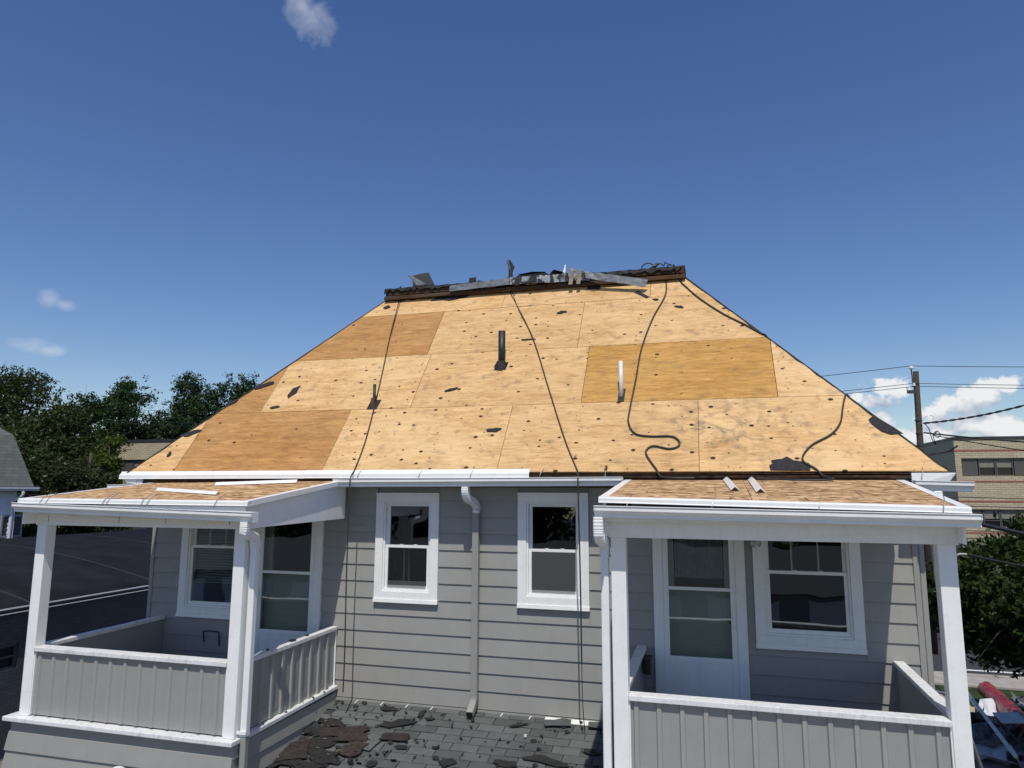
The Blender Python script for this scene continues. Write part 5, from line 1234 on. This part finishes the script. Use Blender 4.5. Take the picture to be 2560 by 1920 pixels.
wire((PX - .15, PYY - .02, 4.77), (46, 26, 4.9), .8, .013, 'top wire running right from the pole insulator')
wire((PX - .12, PYY - .1, 4.08), (-34, 33, 3.95), .8, .012, 'second wire running left from the pole')
wire((PX - .12, PYY - .1, 4.08), (46, 26, 4.25), .8, .012, 'second wire running right from the pole')
wire((PX - .15, PYY - .1, 3.96), (-34, 33, 3.8), .8, .012, 'third wire running left from the pole')
wire((PX + .05, PYY - .1, 3.96), (46, 26, 4.05), .8, .012, 'third wire running right from the pole')
# thick bundled cable swinging up to the right
a, b = np.array((PX + .08, PYY - .1, 2.55)), np.array((13.2, 24.0, 4.3)); P1, P2 = [], []
for i in range(90):
    u = i / 89; c = a + (b - a) * u - np.array((0, 0, .45 * 4 * u * (1 - u))); ph = i * .9
    P1.append(tuple(c + np.array((0, 0, .022 * math.sin(ph))) + np.array((.0, .022 * math.cos(ph), 0)))); P2.append(tuple(c - np.array((0, 0, .022 * math.sin(ph))) - np.array((.0, .022 * math.cos(ph), 0))))
mk('bundled_cable', geo(tube(P1, .02, 5), tube(P2, .02, 5)), 'cable', None, 'thick twisted cable rising to the right from the pole', 'wire')
wire((PX + .08, PYY - .1, 2.2), (16.5, 24, 1.2), .25, .03, 'drop cable leaving the pole to the right below the twisted cable')
wire((PX + .35, PYY - .15, 2.1), (13.0, 22.5, .35), .1, .018, 'thin drop wire slanting down across the brick office')
wire((PX - .1, PYY - .1, 2.2), (2.6, 8.9, .5), .35, .010, 'thin service wire from the pole to the right hip')
lc = [(PX + .1, PYY - .12, 2.55), (PX + .25, PYY - .14, 2.35), (PX + .33, PYY - .14, 1.95), (PX + .45, PYY - .14, 1.75), (PX + .38, PYY - .14, 2.05), (PX + .5, PYY - .14, 2.25), (PX + .62, PYY - .14, 2.12), (PX + .52, PYY - .14, 2.0), (PX + .42, PYY - .14, 2.12), (PX + .55, PYY - .14, 2.24)]
mk('splice_loop', tube(smooth_path(lc, 5), .016, 5), 'cable', None, 'tangle of looped service wires beside the pole', 'wire', smooth=True)
lc = [(PX + .02, PYY - .15, 2.52), (PX + .15, PYY - .16, 2.78), (PX + .4, PYY - .16, 2.83), (PX + .42, PYY - .16, 2.70), (PX + .3, PYY - .16, 2.55), (PX + .1, PYY - .15, 2.52)]
mk('splice_loop', tube(smooth_path(lc, 5), .012, 5), 'insulator', None, 'pale wire loop above the tangle beside the pole', 'wire', smooth=True)
for i, (z0, z1) in enumerate(((-.10, -.35), (-.55, -.7), (-1.2, -1.5), (-1.75, -2.0), (-2.15, -2.3), (-2.3, -2.75))):
    wire((2.0 + i * .3, 40 + i * .2, z0 + .1), (60, 40 + i * .2, z1 - .2), .3, .024, ('upper', 'second', 'third', 'fourth', 'fifth', 'lowest')[i] + ' of the street wires crossing in front of the brick office', 'street wires before the office')
wire((2.35, 8.9, -.25), (24, 38, -2.9), .4, .028, 'service cable leaving the right corner of the house towards the office', 'street wires before the office')
mk('service_mast', tube(smooth_path([(8.4, 19.9, -2.2), (9.6, 19.6, -1.55), (15, 18.5, -.3)], 6), .05, 8), 'wire_steel', None, 'thick grey cable arm rising to the right before the brick office', 'cable')
wire((2.565, 8.8, -.66), (6.0, 11.6, -1.1), .10, .014, 'grey service cable leaving the right porch corner over the street tree', 'street wires before the office')
mk('cable_hook', tube(smooth_path([(2.43, 8.8, -.80), (2.45, 8.8, -.73), (2.485, 8.8, -.665), (2.57, 8.8, -.66)], 5), .013, 8), 'wire_steel', None, 'bent grey cable end right of the right porch post', 'cable')

# ------------------------------------------------------------------ debris and ladders at the right
def LG(x, y, h=0): return (x, y, GZ + h)
for i in range(26):       # crumpled sheets, each a thing of its own
    x = random.uniform(5.3, 9.2); y = random.uniform(17.8, 22.6); r = random.uniform(.25, .7)
    P = outline(10, r, r * random.uniform(.4, .9), .3, random.uniform(0, 3))
    m_, cn = random.choice([('grey_tarp', 'grey plastic'), ('grey_tarp', 'grey plastic'), ('slat_white', 'pale blue white'), ('black_felt', 'black felt'), ('cardboard', 'tan cardboard'), ('steel_dark', 'dark metal')])
    scrap(lambda a, b, h: LG(a, b, h), x, y, P, m_, 'crumpled ' + cn + ' sheet in the demolition pile right of the house', cn + ' sheets in the demolition pile', lift=.03 + random.uniform(0, .25), curl=.4, cat='sheet', name='crumpled_sheet', thick=.01)
# tarpaulin
N = 16; V, F = [], []
for i in range(N + 1):
    for j in range(N + 1): V.append(LG(5.0 + 4.4 * i / N, 17.6 + 5.2 * j / N, .03 + random.uniform(0, .10)))
for i in range(N):
    for j in range(N): k_ = i * (N + 1) + j; F.append((k_, k_ + N + 1, k_ + N + 2, k_ + 1))
mk('tarpaulin', (V, F), 'grey_tarp', None, 'grey tarpaulin spread under the demolition debris', 'tarpaulin', solid=.01)
# red wrapped roll
P = smooth_path([(7.05, 23.6, GZ + .38), (7.03, 22.8, GZ + .36), (7.0, 21.8, GZ + .34), (6.93, 20.9, GZ + .32), (6.88, 20.3, GZ + .30)], 8)
t_ = tube(P, .21, 16); Vr = [list(v) for v in t_[0]]
for i, v in enumerate(Vr):
    c = P[i // 16]; f = 1 + random.uniform(-.10, .07) + .06 * math.sin((i % 16) * 1.2 + (i // 16) * .8)
    if i // 16 in (0, len(P) - 1): f *= .7
    for q in range(3): v[q] = c[q] + (v[q] - c[q]) * f
rr_ = mk('wrapped_roll', ([tuple(v) for v in Vr], t_[1]), 'red_wrap', None, 'long roll wrapped in shiny red plastic on the debris', 'roll', smooth=True)
# ladder lying against the pile
def ladder(a, b, wid, label, rungs=12, edge=False):
    A, B = np.array(a, float), np.array(b, float); d = (B - A) / np.linalg.norm(B - A); sd_ = np.cross(d, (0, 0, 1)); sd_ /= np.linalg.norm(sd_); up = np.cross(sd_, d)
    if edge: sd_, up = (up * .85 + sd_ * .5), (sd_ * .85 - up * .5); sd_ /= np.linalg.norm(sd_); up /= np.linalg.norm(up)
    t = empty('ladder', a[0], a[1], GZ, label, 'ladder')
    for s in (-1, 1):
        o_ = sd_ * wid * s; q = [A + o_ - sd_ * .014 - up * .04, A + o_ + sd_ * .014 - up * .04, A + o_ + sd_ * .014 + up * .04, A + o_ - sd_ * .014 + up * .04]
        q2 = [p + (B - A) for p in q]; mk('rail', hexa([tuple(p) for p in q + q2]), 'alu_ladder', t, bevel=.004)
    for i in range(rungs):
        c = A + (B - A) * (i + .7) / (rungs + .4); mk('rung', tube([tuple(c - sd_ * (wid + .02)), tuple(c + sd_ * (wid + .02))], .016, 8), 'alu_ladder', t)
    for u in (.22, .62): 
        c = A + (B - A) * u + sd_ * wid * -1 - sd_ * .016; q = [c - d * .13 - up * .032, c + d * .13 - up * .032, c + d * .13 + up * .032, c - d * .13 + up * .032]
        mk('sticker', ([tuple(p) for p in q] + [tuple(p - sd_ * .002) for p in q], HF), 'brick_red', t)
ladder((6.30, 22.9, GZ + .55), (5.75, 17.4, GZ + .35), .2, 'aluminium ladder lying across the debris beside the house', 14, True)
ladder((2.85, 11.6, -2.6), (4.2, 14.0, GZ), .2, 'aluminium ladder leaning behind the right corner of the house', 12)
# folding stool
st_ = empty('folding_stool', 6.35, 19.7, GZ, 'grey folding step stool standing on the debris', 'stool')
mk('seat', hexa([(6.05, 19.35, GZ + .62), (6.62, 19.45, GZ + .64), (6.58, 20.0, GZ + .70), (6.05, 19.9, GZ + .68), (6.05, 19.35, GZ + .66), (6.62, 19.45, GZ + .68), (6.58, 20.0, GZ + .74), (6.05, 19.9, GZ + .72)]), 'alu_ladder', st_, bevel=.01)
for a, b in (((6.08, 19.38, GZ + .62), (6.5, 19.2, GZ + .02)), ((6.58, 19.48, GZ + .63), (6.15, 19.3, GZ + .02)), ((6.08, 19.88, GZ + .68), (6.5, 20.1, GZ + .02)), ((6.56, 19.97, GZ + .7), (6.15, 20.2, GZ + .02))): mk('leg', tube([a, b], .018, 8), 'steel_dark', st_)
mk('crossbar', tube([(6.32, 19.3, GZ + .33), (6.95, 19.55, GZ + .42)], .016, 8), 'steel_dark', st_)
# boxes and slatted white panel
mk('carton', box(6.95, 7.30, 19.1, 19.5, GZ + .02, GZ + .5), 'slat_white', None, 'white carton under the end of the red roll', 'carton', bevel=.01)
sl = empty('siding_bundle', 7.3, 19.4, GZ, 'bundle of white ribbed siding lying under the red roll', 'siding bundle')
for i in range(8): mk('siding_strip', box(7.0, 9.0, 18.75 + .0, 19.05, GZ + .06 + i * .05, GZ + .098 + i * .05), 'slat_white', sl)
mk('carton', box(7.72, 7.95, 21.3, 21.55, GZ + .15, GZ + .5), 'white_dirty', None, 'small white carton right of the red roll', 'carton', bevel=.01)
mk('paint_can', tube([(5.9, 18.3, GZ + .12), (5.9, 18.3, GZ + .34)], .14, 16), 'black_plastic', None, 'black bucket low in the debris beside the ladder', 'bucket', bevel=.01)
